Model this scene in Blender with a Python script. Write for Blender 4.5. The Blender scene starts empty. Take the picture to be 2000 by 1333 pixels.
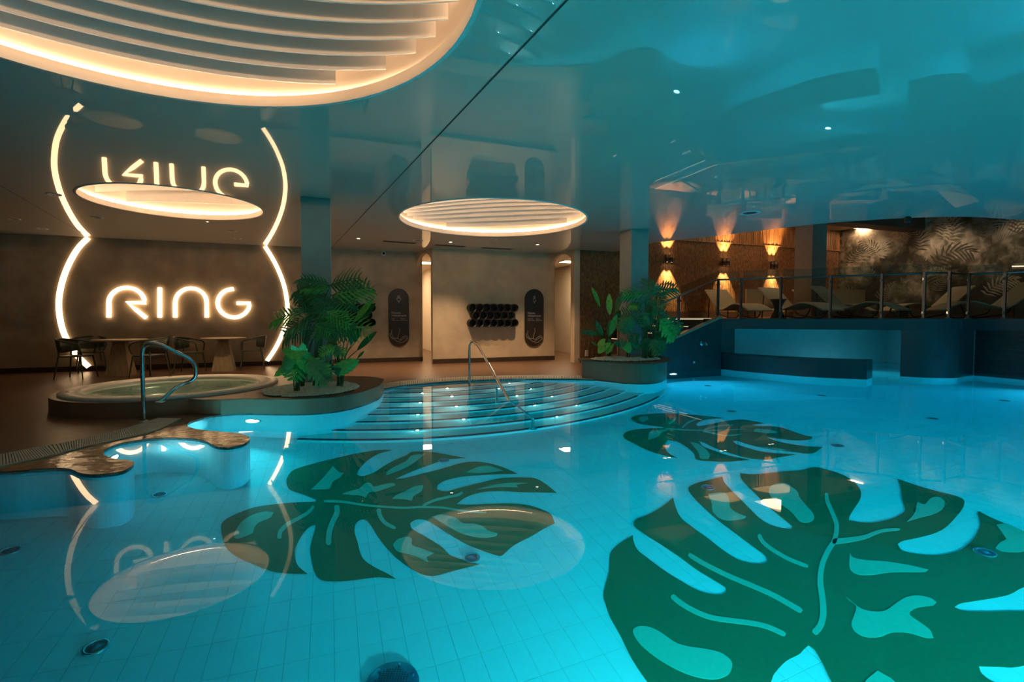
import bpy, math, random
from mathutils import Vector, Matrix
from mathutils.geometry import tessellate_polygon

random.seed(7)
scene = bpy.context.scene
col = scene.collection
PI = math.pi

# ------------------------------------------------------------------ camera
F_PX, HC, PITCH, HOR = 950.0, 1.2, math.radians(2.0), 622.0
YP = HOR + F_PX * math.tan(PITCH)
cam_d = bpy.data.cameras.new('camera')
cam_d.sensor_width = 36.0
cam_d.lens = F_PX * 36.0 / 2000.0
cam_d.shift_y = -(666.5 - YP) / 2000.0
cam_d.clip_start = 0.02
cam_d.clip_end = 200
cam = bpy.data.objects.new('camera', cam_d)
col.objects.link(cam)
cam.location = (0, 0, HC)
cam.rotation_euler = (PI / 2 - PITCH, 0, 0)
scene.camera = cam

# ------------------------------------------------------------------ world, exposure
world = bpy.data.worlds.new('world')
scene.world = world
world.use_nodes = True
world.node_tree.nodes['Background'].inputs[0].default_value = (0.01, 0.012, 0.015, 1)
world.node_tree.nodes['Background'].inputs[1].default_value = 0.3
scene.view_settings.view_transform = 'Standard'
scene.view_settings.look = 'None'
scene.view_settings.gamma = 1.0
scene.view_settings.exposure = 0.0
scene.view_settings.use_curve_mapping = False
scene.cycles.sample_clamp_indirect = 4.0
scene.cycles.transparent_max_bounces = 24
scene.cycles.max_bounces = 8
scene.cycles.diffuse_bounces = 3
scene.cycles.transmission_bounces = 6
scene.cycles.adaptive_threshold = 0.02

WARM = (1.0, 0.60, 0.30)
POOL_W = 0.70          # scale of all underwater lamps
LED_W = 1.0           # scale of all warm LED strips

# ------------------------------------------------------------------ pixel helpers
FV = Vector((0, math.cos(PITCH), -math.sin(PITCH)))
UV = Vector((0, math.sin(PITCH), math.cos(PITCH)))
CAM = Vector((0, 0, HC))

def ray(x, y):
    d = Vector((1, 0, 0)) * ((x - 1000) / F_PX) + UV * (-(y - YP) / F_PX) + FV
    return d.normalized()

def gz(x, y, z=0.0):
    d = ray(x, y)
    return CAM + d * ((z - HC) / d.z)

def gd(x, y, depth):
    d = ray(x, y)
    return CAM + d * (depth / d.y)

def rf(x, y, z):
    """pixel seen through the still water surface (z = 0) to a point at height z"""
    d = ray(x, y)
    p = CAM + d * (-HC / d.z)
    e = 1 / 1.333
    c = -d.z
    r = e * d + (e * c - math.sqrt(1 - e * e * (1 - c * c))) * Vector((0, 0, 1))
    return p + r * (z / r.z)

# building grid: u runs along the back wall, n points from it into the hall
TH = math.radians(20.5)
UU = Vector((math.cos(TH), math.sin(TH), 0))
NN = Vector((math.sin(TH), -math.cos(TH), 0))
W0 = Vector((-6.09, 12.12, 0))        # a point of the sign wall

def wp(s, off, z=0.0):
    return W0 + UU * s + NN * off + Vector((0, 0, z))

def on_wall(x, y, off=0.0):
    """pixel -> point of the plane parallel to the sign wall at offset off"""
    d = ray(x, y)
    q = W0 + NN * off
    t = (q - CAM).dot(NN) / d.dot(NN)
    return CAM + d * t

def s_of(x, off=0.0):
    return (on_wall(x, 600, off) - W0).dot(UU)

ZC = 3.0            # main ceiling
ZL = 1.19           # lounge deck
ZLC = 4.1           # lounge ceiling
ZF = -1.16          # pool floor
ZD = 0.02           # deck

# ------------------------------------------------------------------ materials
MATS = {}
def mat(name, base, rough=0.5, metal=0.0, var=0.08, scale=6.0, bump=0.0, bscale=30.0, coat=0.0, coat_rough=0.03, emit=None, estr=0.0, spec=None, stretch=None, detail=3.0, base2=None):
    if name in MATS:
        return MATS[name]
    m = bpy.data.materials.new(name)
    m.use_nodes = True
    nt = m.node_tree
    b = nt.nodes['Principled BSDF']
    b.inputs['Roughness'].default_value = rough
    b.inputs['Metallic'].default_value = metal
    if spec is not None:
        b.inputs['Specular IOR Level'].default_value = spec
    if coat:
        b.inputs['Coat Weight'].default_value = coat
        b.inputs['Coat Roughness'].default_value = coat_rough
    tc = nt.nodes.new('ShaderNodeTexCoord')
    src = tc.outputs['Object']
    if stretch:
        mp = nt.nodes.new('ShaderNodeMapping')
        mp.inputs['Scale'].default_value = stretch
        nt.links.new(src, mp.inputs['Vector'])
        src = mp.outputs['Vector']
    no = nt.nodes.new('ShaderNodeTexNoise')
    no.inputs['Scale'].default_value = scale
    no.inputs['Detail'].default_value = detail
    nt.links.new(src, no.inputs['Vector'])
    mx = nt.nodes.new('ShaderNodeMix')
    mx.data_type = 'RGBA'
    lo = base2 if base2 else tuple(c * (1 - var) for c in base)
    hi = base if base2 else tuple(min(1, c * (1 + var)) for c in base)
    mx.inputs[6].default_value = (*lo, 1)
    mx.inputs[7].default_value = (*hi, 1)
    rmp = nt.nodes.new('ShaderNodeMapRange')
    rmp.inputs[1].default_value = 0.3
    rmp.inputs[2].default_value = 0.7
    nt.links.new(no.outputs['Fac'], rmp.inputs[0])
    nt.links.new(rmp.outputs[0], mx.inputs[0])
    nt.links.new(mx.outputs[2], b.inputs['Base Color'])
    if bump:
        n2 = nt.nodes.new('ShaderNodeTexNoise')
        n2.inputs['Scale'].default_value = bscale
        n2.inputs['Detail'].default_value = 4
        nt.links.new(src, n2.inputs['Vector'])
        bp = nt.nodes.new('ShaderNodeBump')
        bp.inputs['Strength'].default_value = bump
        bp.inputs['Distance'].default_value = 0.02
        nt.links.new(n2.outputs['Fac'], bp.inputs['Height'])
        nt.links.new(bp.outputs['Normal'], b.inputs['Normal'])
    if emit:
        b.inputs['Emission Color'].default_value = (*emit, 1)
        b.inputs['Emission Strength'].default_value = estr
    MATS[name] = m
    return m

plaster = mat('plaster_taupe', (0.42, 0.33, 0.23), 0.75, var=0.22, scale=2.2, bump=0.25, bscale=8, detail=6)
plaster_l = mat('plaster_sand', (0.58, 0.44, 0.29), 0.75, var=0.14, scale=2.5, bump=0.2, bscale=8, detail=6)
corr_m = mat('corridor_paint', (0.72, 0.62, 0.48), 0.7, var=0.03)
base_m = mat('baseboard_brown', (0.05, 0.03, 0.02), 0.45, var=0.15)
deck_m = mat('deck_resin_brown', (0.135, 0.070, 0.038), 0.34, var=0.18, scale=14, bump=0.10, bscale=60)
wet_m = mat('deck_wet', (0.30, 0.15, 0.07), 0.16, var=0.3, scale=5, bump=0.35, bscale=7, detail=5)
grate_m = mat('grate_cream', (0.62, 0.58, 0.46), 0.55, var=0.05)
gratehole_m = mat('grate_shadow', (0.16, 0.14, 0.11), 0.8)
tile_m = mat('pool_tile', (0.74, 0.84, 0.85), 0.25, var=0.03, scale=3)
grout_m = mat('pool_grout', (0.60, 0.70, 0.71), 0.8, var=0.05)
step_m = mat('step_tile_cream', (0.78, 0.82, 0.76), 0.3, var=0.03)
nose_m = mat('step_nosing_navy', (0.012, 0.03, 0.07), 0.4)
clad_m = mat('planter_cladding_brown', (0.25, 0.125, 0.075), 0.38, var=0.06)
dkclad_m = mat('stair_wall_dark', (0.034, 0.034, 0.038), 0.35, var=0.08)
leafd_m = mat('mosaic_dark_green', (0.022, 0.135, 0.060), 0.3, var=0.06, scale=40)
leafl_m = mat('mosaic_light_green', (0.13, 0.48, 0.35), 0.3, var=0.04, scale=40)
pillar_m = mat('pillar_paint', (0.30, 0.28, 0.24), 0.5, var=0.05)
white_m = mat('dome_white', (0.80, 0.76, 0.70), 0.6, var=0.02)
acryl_m = mat('acrylic_white', (0.86, 0.80, 0.68), 0.35, var=0.02)
tub_m = mat('tub_inner', (0.80, 0.90, 0.84), 0.2, var=0.04, scale=2)
chrome_m = mat('chrome', (0.75, 0.76, 0.78), 0.09, metal=1.0, var=0.02)
steel_m = mat('brushed_steel', (0.26, 0.27, 0.28), 0.28, metal=1.0, var=0.05)
pebble_m = mat('pebble_white', (0.90, 0.80, 0.62), 0.6, var=0.25, scale=25)
olive_m = mat('chair_olive', (0.060, 0.072, 0.045), 0.5, var=0.1)
tabletop_m = mat('table_oak', (0.55, 0.40, 0.25), 0.4, var=0.2, scale=4, stretch=(1, 12, 1))
tablebase_m = mat('table_base_oak', (0.36, 0.26, 0.14), 0.5, var=0.2, scale=4, stretch=(8, 8, 1))
black_m = mat('matt_black', (0.012, 0.011, 0.010), 0.45, var=0.1)
signb_m = mat('sign_dark_bronze', (0.035, 0.024, 0.018), 0.28, var=0.1)
print_m = mat('sign_print', (0.62, 0.58, 0.52), 0.5)
wood_m = mat('wood_slat', (0.34, 0.16, 0.055), 0.5, var=0.45, scale=3.0, stretch=(6, 6, 0.6), detail=5, base2=(0.08, 0.033, 0.010))
reed_m = mat('reed_bark', (0.32, 0.155, 0.05), 0.6, scale=9.0, stretch=(6, 6, 1.2), detail=6, base2=(0.035, 0.014, 0.005), bump=0.8, bscale=10)
woodbk_m = mat('wood_backing', (0.045, 0.020, 0.010), 0.6)
wicker_m = mat('wicker_tan', (0.60, 0.48, 0.31), 0.6, var=0.25, scale=60, bump=0.4, bscale=90)
metal_dk = mat('metal_dark', (0.05, 0.05, 0.05), 0.4, metal=0.6)
plastic_w = mat('plastic_white', (0.75, 0.73, 0.70), 0.4, var=0.02)
loungefl_m = mat('lounge_floor', (0.16, 0.09, 0.055), 0.4, var=0.15)
loungecl_m = mat('lounge_ceiling_paint', (0.45, 0.36, 0.26), 0.7, var=0.05)
beam_m = mat('beam_dark', (0.09, 0.075, 0.065), 0.6, var=0.08)
grotto_m = mat('grotto_tile', (0.55, 0.66, 0.66), 0.35, var=0.05)
led_m = mat('led_warm', (0.9, 0.8, 0.6), 0.5, emit=(1.0, 0.65, 0.34), estr=4.8 * LED_W)
ledsoft_m = mat('led_dome', (0.9, 0.8, 0.6), 0.5, emit=(1.0, 0.61, 0.34), estr=92.0 * LED_W)
panel_m = mat('light_panel', (0.9, 0.85, 0.75), 0.5, emit=(1.0, 0.74, 0.46), estr=14.0)
panelsoft_m = mat('light_panel_soft', (0.9, 0.85, 0.75), 0.5, emit=(1.0, 0.68, 0.42), estr=3.0)
stepled_m = mat('step_led', (0.9, 0.8, 0.7), 0.5, emit=(1.0, 0.72, 0.45), estr=1.0)
poollens_m = mat('pool_lamp_lens', (0.9, 0.95, 1.0), 0.3, emit=(0.75, 0.9, 1.0), estr=30.0)
coollens_m = mat('step_lamp_lens', (0.9, 0.95, 1.0), 0.3, emit=(0.8, 0.95, 1.0), estr=60.0)
drain_m = mat('drain_steel', (0.10, 0.20, 0.26), 0.3, metal=0.4, var=0.2, scale=30)
g1_m = mat('leaf_green', (0.085, 0.33, 0.045), 0.35, var=0.35, scale=9)
g2_m = mat('leaf_dark', (0.032, 0.13, 0.032), 0.35, var=0.35, scale=9)
g3_m = mat('leaf_yellow_green', (0.17, 0.34, 0.045), 0.4, var=0.3, scale=9)
stem_m = mat('stem_green', (0.05, 0.11, 0.03), 0.5, var=0.2)

for _m in (panel_m, panelsoft_m, stepled_m, poollens_m, coollens_m):
    _m.cycles.emission_sampling = 'NONE'      # their light comes from the lamp inside each fitting

def glass_mat(name, color, ior, rough=0.0, volume=None, bump=0.0, bscale=1.0):
    m = bpy.data.materials.new(name)
    m.use_nodes = True
    nt = m.node_tree
    nt.nodes.remove(nt.nodes['Principled BSDF'])
    out = nt.nodes['Material Output']
    g = nt.nodes.new('ShaderNodeBsdfGlass')
    g.inputs['Color'].default_value = (*color, 1)
    g.inputs['IOR'].default_value = ior
    g.inputs['Roughness'].default_value = rough
    nt.links.new(g.outputs[0], out.inputs['Surface'])
    if volume:
        v = nt.nodes.new('ShaderNodeVolumeAbsorption')
        v.inputs['Color'].default_value = (*volume[0], 1)
        v.inputs['Density'].default_value = volume[1]
        nt.links.new(v.outputs[0], out.inputs['Volume'])
    if bump:
        tc = nt.nodes.new('ShaderNodeTexCoord')
        no = nt.nodes.new('ShaderNodeTexNoise')
        no.inputs['Scale'].default_value = bscale
        no.inputs['Detail'].default_value = 1.0
        nt.links.new(tc.outputs['Object'], no.inputs['Vector'])
        bp = nt.nodes.new('ShaderNodeBump')
        bp.inputs['Strength'].default_value = bump
        bp.inputs['Distance'].default_value = 0.05
        nt.links.new(no.outputs['Fac'], bp.inputs['Height'])
        nt.links.new(bp.outputs['Normal'], g.inputs['Normal'])
    return m

water_m = glass_mat('pool_water', (1, 1, 1), 1.333, volume=((0.0, 0.93, 0.965), 1.0), bump=0.004, bscale=1.3)

# pane of glass: a thin sheet, mostly clear with a mirror film
pane_m = bpy.data.materials.new('balustrade_glass')
pane_m.use_nodes = True
_nt = pane_m.node_tree
_nt.nodes.remove(_nt.nodes['Principled BSDF'])
_t = _nt.nodes.new('ShaderNodeBsdfTransparent'); _t.inputs[0].default_value = (0.80, 0.86, 0.85, 1)
_g = _nt.nodes.new('ShaderNodeBsdfGlossy'); _g.inputs['Roughness'].default_value = 0.02
_l = _nt.nodes.new('ShaderNodeLayerWeight'); _l.inputs[0].default_value = 0.5
_p = _nt.nodes.new('ShaderNodeMath'); _p.operation = 'POWER'; _p.inputs[1].default_value = 5.0
_f = _nt.nodes.new('ShaderNodeMath'); _f.operation = 'MULTIPLY_ADD'; _f.inputs[1].default_value = 0.92; _f.inputs[2].default_value = 0.05
_nt.links.new(_l.outputs['Facing'], _p.inputs[0]); _nt.links.new(_p.outputs[0], _f.inputs[0])
_x = _nt.nodes.new('ShaderNodeMixShader')
_nt.links.new(_f.outputs[0], _x.inputs[0]); _nt.links.new(_t.outputs[0], _x.inputs[1]); _nt.links.new(_g.outputs[0], _x.inputs[2])
_nt.links.new(_x.outputs[0], _nt.nodes['Material Output'].inputs['Surface'])

tubwater_m = pane_m.copy(); tubwater_m.name = 'tub_water'
for _q in tubwater_m.node_tree.nodes:
    if _q.type == 'BSDF_TRANSPARENT': _q.inputs[0].default_value = (0.74, 0.90, 0.83, 1)
    if _q.type == 'MATH' and _q.operation == 'MULTIPLY_ADD': _q.inputs[1].default_value = 0.96; _q.inputs[2].default_value = 0.02

# stretch ceiling: lacquered film, mirror coat over a satin beige body
film_m = mat('stretch_ceiling_film', (0.60, 0.57, 0.50), 0.5, var=0.02, scale=0.6, coat=1.0, coat_rough=0.0)
film_m.node_tree.nodes['Principled BSDF'].inputs['Coat IOR'].default_value = 1.75
film_m.node_tree.nodes['Principled BSDF'].inputs['Specular IOR Level'].default_value = 0.2
_nt = film_m.node_tree
_no = _nt.nodes.new('ShaderNodeTexNoise'); _no.inputs['Scale'].default_value = 0.55; _no.inputs['Detail'].default_value = 0.5
_tc = _nt.nodes.new('ShaderNodeTexCoord'); _nt.links.new(_tc.outputs['Object'], _no.inputs['Vector'])
_bp = _nt.nodes.new('ShaderNodeBump'); _bp.inputs['Strength'].default_value = 0.013; _bp.inputs['Distance'].default_value = 0.03
_nt.links.new(_no.outputs['Fac'], _bp.inputs['Height'])
_nt.links.new(_bp.outputs['Normal'], _nt.nodes['Principled BSDF'].inputs['Coat Normal'])

# jungle wallpaper print
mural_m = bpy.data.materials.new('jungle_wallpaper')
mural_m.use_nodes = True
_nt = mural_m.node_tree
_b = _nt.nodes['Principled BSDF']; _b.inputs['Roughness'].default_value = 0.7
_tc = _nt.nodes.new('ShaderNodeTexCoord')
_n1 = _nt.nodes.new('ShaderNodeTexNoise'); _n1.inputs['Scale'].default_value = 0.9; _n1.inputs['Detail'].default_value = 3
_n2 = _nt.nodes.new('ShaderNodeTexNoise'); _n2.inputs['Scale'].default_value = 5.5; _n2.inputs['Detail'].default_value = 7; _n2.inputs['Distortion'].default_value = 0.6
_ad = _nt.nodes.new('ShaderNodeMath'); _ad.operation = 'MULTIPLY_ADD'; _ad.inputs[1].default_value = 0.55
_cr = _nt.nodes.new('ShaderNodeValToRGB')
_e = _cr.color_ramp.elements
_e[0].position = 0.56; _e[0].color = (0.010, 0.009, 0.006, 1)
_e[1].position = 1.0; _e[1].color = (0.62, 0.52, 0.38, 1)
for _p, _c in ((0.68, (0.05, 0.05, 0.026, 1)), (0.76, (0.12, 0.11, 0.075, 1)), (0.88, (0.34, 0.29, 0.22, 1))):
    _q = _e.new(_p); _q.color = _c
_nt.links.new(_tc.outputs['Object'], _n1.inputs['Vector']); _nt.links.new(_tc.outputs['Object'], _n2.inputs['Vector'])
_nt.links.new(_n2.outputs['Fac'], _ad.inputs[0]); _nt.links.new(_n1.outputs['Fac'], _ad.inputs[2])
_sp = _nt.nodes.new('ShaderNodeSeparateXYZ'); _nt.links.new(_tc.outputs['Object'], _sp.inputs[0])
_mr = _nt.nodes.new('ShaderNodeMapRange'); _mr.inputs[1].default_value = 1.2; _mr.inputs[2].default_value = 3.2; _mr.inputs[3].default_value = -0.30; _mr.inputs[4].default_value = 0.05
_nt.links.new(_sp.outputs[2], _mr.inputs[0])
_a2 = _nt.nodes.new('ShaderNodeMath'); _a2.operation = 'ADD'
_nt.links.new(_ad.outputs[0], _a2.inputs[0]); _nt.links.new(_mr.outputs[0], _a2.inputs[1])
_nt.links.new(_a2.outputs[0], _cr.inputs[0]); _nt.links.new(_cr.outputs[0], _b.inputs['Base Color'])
frond_lt = mat('print_frond_light', (0.38, 0.33, 0.25), 0.7, var=0.2, scale=8)
frond_dk = mat('print_frond_dark', (0.075, 0.070, 0.05), 0.7, var=0.3, scale=8)

frond_md = mat('print_frond_mid', (0.17, 0.16, 0.11), 0.7, var=0.3, scale=8)

# ------------------------------------------------------------------ mesh builder
ORG = {}
def tag(o, label=None, cat=None, group=None, kind=None):
    if label: o['label'] = label
    if cat: o['category'] = cat
    if group: o['group'] = group
    if kind: o['kind'] = kind
    return o

def thing(name, label, cat, loc=(0, 0, 0), group=None):
    o = bpy.data.objects.new(name, None)
    o.empty_display_size = 0.1
    col.objects.link(o)
    o.location = loc
    ORG[o] = Vector(loc)
    return tag(o, label, cat, group)

class MB:
    def __init__(s):
        s.v, s.f, s.sm = [], [], []
    def add(s, vs, fs, smooth=False):
        b = len(s.v)
        s.v += [Vector(p) for p in vs]
        s.f += [[i + b for i in f] for f in fs]
        s.sm += [smooth] * len(fs)
        return s
    def box(s, c, size, ax=None):
        """box centred at c, half-axes along ax (x, y, z unit vectors)"""
        ax = ax or (Vector((1, 0, 0)), Vector((0, 1, 0)), Vector((0, 0, 1)))
        c = Vector(c)
        h = [ax[i] * (size[i] / 2) for i in range(3)]
        vs = [c + h[0] * a + h[1] * b + h[2] * d for d in (-1, 1) for b in (-1, 1) for a in (-1, 1)]
        return s.add(vs, [(0, 2, 3, 1), (4, 5, 7, 6), (0, 1, 5, 4), (2, 6, 7, 3), (0, 4, 6, 2), (1, 3, 7, 5)])
    def wall(s, p, q, z0, z1, t, side=None):
        """upright slab from p to q in plan; thickness t laid to the left of p->q (negative: right)"""
        p = Vector((p[0], p[1], 0)); q = Vector((q[0], q[1], 0))
        d = (q - p).normalized()
        n = Vector((-d.y, d.x, 0)) * t
        vs = [p, q, q + n, p + n]
        vs = [v + Vector((0, 0, z0)) for v in vs] + [v + Vector((0, 0, z1)) for v in vs]
        return s.add(vs, [(3, 2, 1, 0), (4, 5, 6, 7), (0, 1, 5, 4), (1, 2, 6, 5), (2, 3, 7, 6), (3, 0, 4, 7)])
    def prism(s, pts, z0, z1, holes=(), top=True, bottom=True, sides=True, smooth=False):
        loops = [[Vector((p[0], p[1], 0)) for p in pts]] + [[Vector((p[0], p[1], 0)) for p in h] for h in holes]
        flat = [p for l in loops for p in l]
        tris = tessellate_polygon(loops)
        # orientation upward
        def up(t):
            a, b, c = (flat[i] for i in t)
            return t if (b - a).cross(c - a).z > 0 else t[::-1]
        tris = [up(tuple(t)) for t in tris]
        if top:
            s.add([p + Vector((0, 0, z1)) for p in flat], tris)
        if bottom:
            s.add([p + Vector((0, 0, z0)) for p in flat], [t[::-1] for t in tris])
        if sides:
            for k, l in enumerate(loops):
                area = sum(l[i].x * l[(i + 1) % len(l)].y - l[(i + 1) % len(l)].x * l[i].y for i in range(len(l)))
                ccw = (area > 0) == (k == 0)
                m = len(l)
                vs = [p + Vector((0, 0, z0)) for p in l] + [p + Vector((0, 0, z1)) for p in l]
                fs = [(i, (i + 1) % m, m + (i + 1) % m, m + i) for i in range(m)]
                s.add(vs, fs if ccw else [f[::-1] for f in fs], smooth)
        return s
    def lathe(s, prof, c=(0, 0, 0), seg=24, smooth=True, axis=None):
        """profile of (radius, height) turned about the z axis through c (or about axis)"""
        c = Vector(c)
        z = (axis or Vector((0, 0, 1))).normalized()
        x = z.orthogonal().normalized(); y = z.cross(x)
        vs = []
        for r, h in prof:
            for i in range(seg):
                a = 2 * PI * i / seg
                vs.append(c + x * (r * math.cos(a)) + y * (r * math.sin(a)) + z * h)
        fs = []
        for k in range(len(prof) - 1):
            for i in range(seg):
                j = (i + 1) % seg
                fs.append((k * seg + i, k * seg + j, (k + 1) * seg + j, (k + 1) * seg + i))
        return s.add(vs, fs, smooth)
    def disc(s, c, r, axis=None, seg=24, flip=False):
        c = Vector(c); z = (axis or Vector((0, 0, 1))).normalized()
        x = z.orthogonal().normalized(); y = z.cross(x)
        vs = [c + x * (r * math.cos(2 * PI * i / seg)) + y * (r * math.sin(2 * PI * i / seg)) for i in range(seg)]
        f = list(range(seg))
        return s.add(vs, [f[::-1] if flip else f])
    def cyl(s, a, b, r, seg=16, smooth=True, r2=None):
        a = Vector(a); b = Vector(b); d = b - a; L = d.length
        r2 = r if r2 is None else r2
        s.lathe([(r, 0), (r2, L)], a, seg, smooth, d)
        s.disc(a, r, d, seg, True); s.disc(b, r2, d, seg)
        return s
    def tube(s, pts, r, seg=8, closed=False, caps=True, flat=None):
        """swept tube; flat = (width_vector_scale) gives an elliptic section"""
        pts = [Vector(p) for p in pts]
        n = len(pts)
        rr = r if isinstance(r, (list, tuple)) else [r] * n
        vs = []
        prev = None
        for i, p in enumerate(pts):
            if closed:
                t = pts[(i + 1) % n] - pts[i - 1]
            else:
                t = pts[min(i + 1, n - 1)] - pts[max(i - 1, 0)]
            t = t.normalized()
            x = (prev - t * prev.dot(t)) if prev is not None else t.orthogonal()
            if x.length < 1e-6:
                x = t.orthogonal()
            x.normalize(); prev = x
            y = t.cross(x)
            for k in range(seg):
                a = 2 * PI * k / seg
                vs.append(p + x * (rr[i] * math.cos(a)) + y * (rr[i] * math.sin(a)))
        fs = []
        for i in range(n if closed else n - 1):
            j = (i + 1) % n
            for k in range(seg):
                l = (k + 1) % seg
                fs.append((i * seg + k, i * seg + l, j * seg + l, j * seg + k))
        s.add(vs, fs, True)
        if caps and not closed:
            s.add(vs[:seg], [tuple(range(seg))[::-1]]); s.add(vs[-seg:], [tuple(range(seg))])
        return s
    def build(s, name, m, parent=None, label=None, kind=None, origin=None, bevel=0):
        o_ = ORG.get(parent, Vector((0, 0, 0))) if parent else Vector(origin or (0, 0, 0))
        me = bpy.data.meshes.new(name)
        me.from_pydata([tuple(p - o_) for p in s.v], [], s.f)
        me.polygons.foreach_set('use_smooth', s.sm)
        me.materials.append(m)
        me.update()
        o = bpy.data.objects.new(name, me)
        col.objects.link(o)
        if parent:
            o.parent = parent
            ORG[o] = o_
        else:
            o.location = o_
            ORG[o] = o_
        if label: o['label'] = label
        if kind: o['kind'] = kind
        if bevel:
            bv = o.modifiers.new('bevel', 'BEVEL'); bv.width = bevel; bv.segments = 2; bv.limit_method = 'ANGLE'
        return o

def children(o):
    return [c for c in bpy.data.objects if c.parent == o]

def copy_tree(o, parent=None):
    c = o.copy(); col.objects.link(c)
    if parent: c.parent = parent
    for ch in children(o): copy_tree(ch, c)
    return c

def struct(mb, name, m, **k):
    return mb.build(name, m, kind='structure', **k)

def area_light(name, loc, direction, size, power, color, parent=None, spread=PI):
    d = bpy.data.lights.new(name, 'AREA'); d.shape = 'DISK'; d.size = size; d.energy = power; d.color = color; d.spread = spread
    o = bpy.data.objects.new(name, d); col.objects.link(o)
    p = Vector(loc)
    if parent is not None:
        p = p - ORG.get(parent, Vector((0, 0, 0))); o.parent = parent
    o.location = p
    o.rotation_euler = Vector(direction).to_track_quat('-Z', 'Y').to_euler()
    return o

def spot_light(name, loc, direction, angle, power, color, parent=None, blend=0.4, r=0.02):
    d = bpy.data.lights.new(name, 'SPOT'); d.spot_size = angle; d.energy = power; d.color = color; d.spot_blend = blend; d.shadow_soft_size = r
    o = bpy.data.objects.new(name, d); col.objects.link(o)
    p = Vector(loc)
    if parent is not None:
        p = p - ORG.get(parent, Vector((0, 0, 0))); o.parent = parent
    o.location = p
    o.rotation_euler = Vector(direction).to_track_quat('-Z', 'Y').to_euler()
    return o

def smooth_path(pts, n=6, closed=False):
    """Catmull-Rom through pts (Vectors)"""
    pts = [Vector(p) for p in pts]
    m = len(pts); out = []
    rng = range(m) if closed else range(m - 1)
    for i in rng:
        if closed:
            p0, p1, p2, p3 = pts[i - 1], pts[i], pts[(i + 1) % m], pts[(i + 2) % m]
        else:
            p0 = pts[max(i - 1, 0)]; p1 = pts[i]; p2 = pts[i + 1]; p3 = pts[min(i + 2, m - 1)]
        for k in range(n):
            t = k / n
            out.append(0.5 * ((2 * p1) + (p2 - p0) * t + (2 * p0 - 5 * p1 + 4 * p2 - p3) * t * t + (3 * p1 - p0 - 3 * p2 + p3) * t ** 3))
    if not closed:
        out.append(pts[-1])
    return out

def offset_poly(pts, d):
    """clockwise polygon pushed outwards by d"""
    n = len(pts); out = []
    for i in range(n):
        a, b, c = pts[i - 1], pts[i], pts[(i + 1) % n]
        d1 = (b - a); d1.z = 0; d1.normalize()
        d2 = (c - b); d2.z = 0; d2.normalize()
        n1 = Vector((-d1.y, d1.x, 0)); n2 = Vector((-d2.y, d2.x, 0))
        m = (n1 + n2)
        if m.length < 1e-5: m = n1
        m.normalize()
        out.append(b + m * (d / max(0.5, m.dot(n1))))
    return out

def inside(p, poly):
    x, y = p[0], p[1]; c = False; n = len(poly)
    for i in range(n):
        a, b = poly[i], poly[i - 1]
        if (a[1] > y) != (b[1] > y) and x < (b[0] - a[0]) * (y - a[1]) / (b[1] - a[1]) + a[0]:
            c = not c
    return c

# ================================================================== POOL OUTLINE (clockwise)
V = Vector
left_far = [V((-6.4, 0.45, 0)), V((-6.4, 2.6, 0)), V((-5.6, 3.35, 0)), V((-4.7, 3.6, 0))]
lobes_px = [(0, 928), (70, 923), (120, 920.5), (140, 923), (156, 930), (180, 933.5), (215, 931), (245, 924.5), (262, 911), (252, 905), (230, 902.5), (206, 896), (203, 887), (215, 878.5),
            (240, 870), (285, 862.5), (330, 860), (375, 861.5), (402, 867), (414, 874), (430, 878.5), (455, 878), (478, 871.5), (488, 862), (478, 854.5), (450, 849.5), (410, 846), (380, 842),
            (366, 836.5), (368, 831), (380, 825), (420, 815), (480, 811), (540, 812), (600, 811.5), (660, 806), (700, 797), (724, 788)]
left_edge = smooth_path(left_far[1:] + [gz(x, y) for x, y in lobes_px] + [V((-1.97, 7.15, 0)), V((-2.02, 7.55, 0)), V((-2.12, 8.0, 0))], 4)
shore = smooth_path([gz(780, 757), gz(830, 752.3), gz(900, 747), gz(1000, 743.5), gz(1100, 743), gz(1150, 744)], 4)
plant2_front = smooth_path([V((1.60, 9.30, 0)), V((1.85, 9.10, 0)), V((2.06, 8.88, 0)), V((2.33, 8.77, 0)), V((2.62, 8.88, 0)), V((2.89, 9.24, 0)), V((3.10, 9.70, 0)), V((3.22, 10.20, 0))], 4)
rest = [V((3.34, 10.88, 0)), V((4.84, 11.44, 0)), V((5.75, 12.55, 0)), V((10.1, 13.05, 0)), V((9.70, 10.20, 0)), V((9.70, 10.20, 0)) + NN * 10.35]
POOL = [left_far[0]] + left_edge + shore + plant2_front + rest
RIGHT_WALL_END = POOL[-1]

# basin: walls, floor bed
mb = MB()
n = len(POOL)
vs = [p + V((0, 0, ZD)) for p in POOL] + [p + V((0, 0, ZF - 0.02)) for p in POOL]
mb.add(vs, [(i, n + i, n + (i + 1) % n, (i + 1) % n) for i in range(n)], False)
mb.prism(POOL, ZF - 0.02, ZF - 0.012, bottom=False, sides=False)
basin = struct(mb, 'pool_basin', mat('pool_wall_mosaic', (0.70, 0.82, 0.84), 0.25, var=0.05, scale=30))
grout = MB().prism(POOL, ZF - 0.02, ZF - 0.003, bottom=False, sides=False).build('grout_bed', grout_m, basin)

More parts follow.
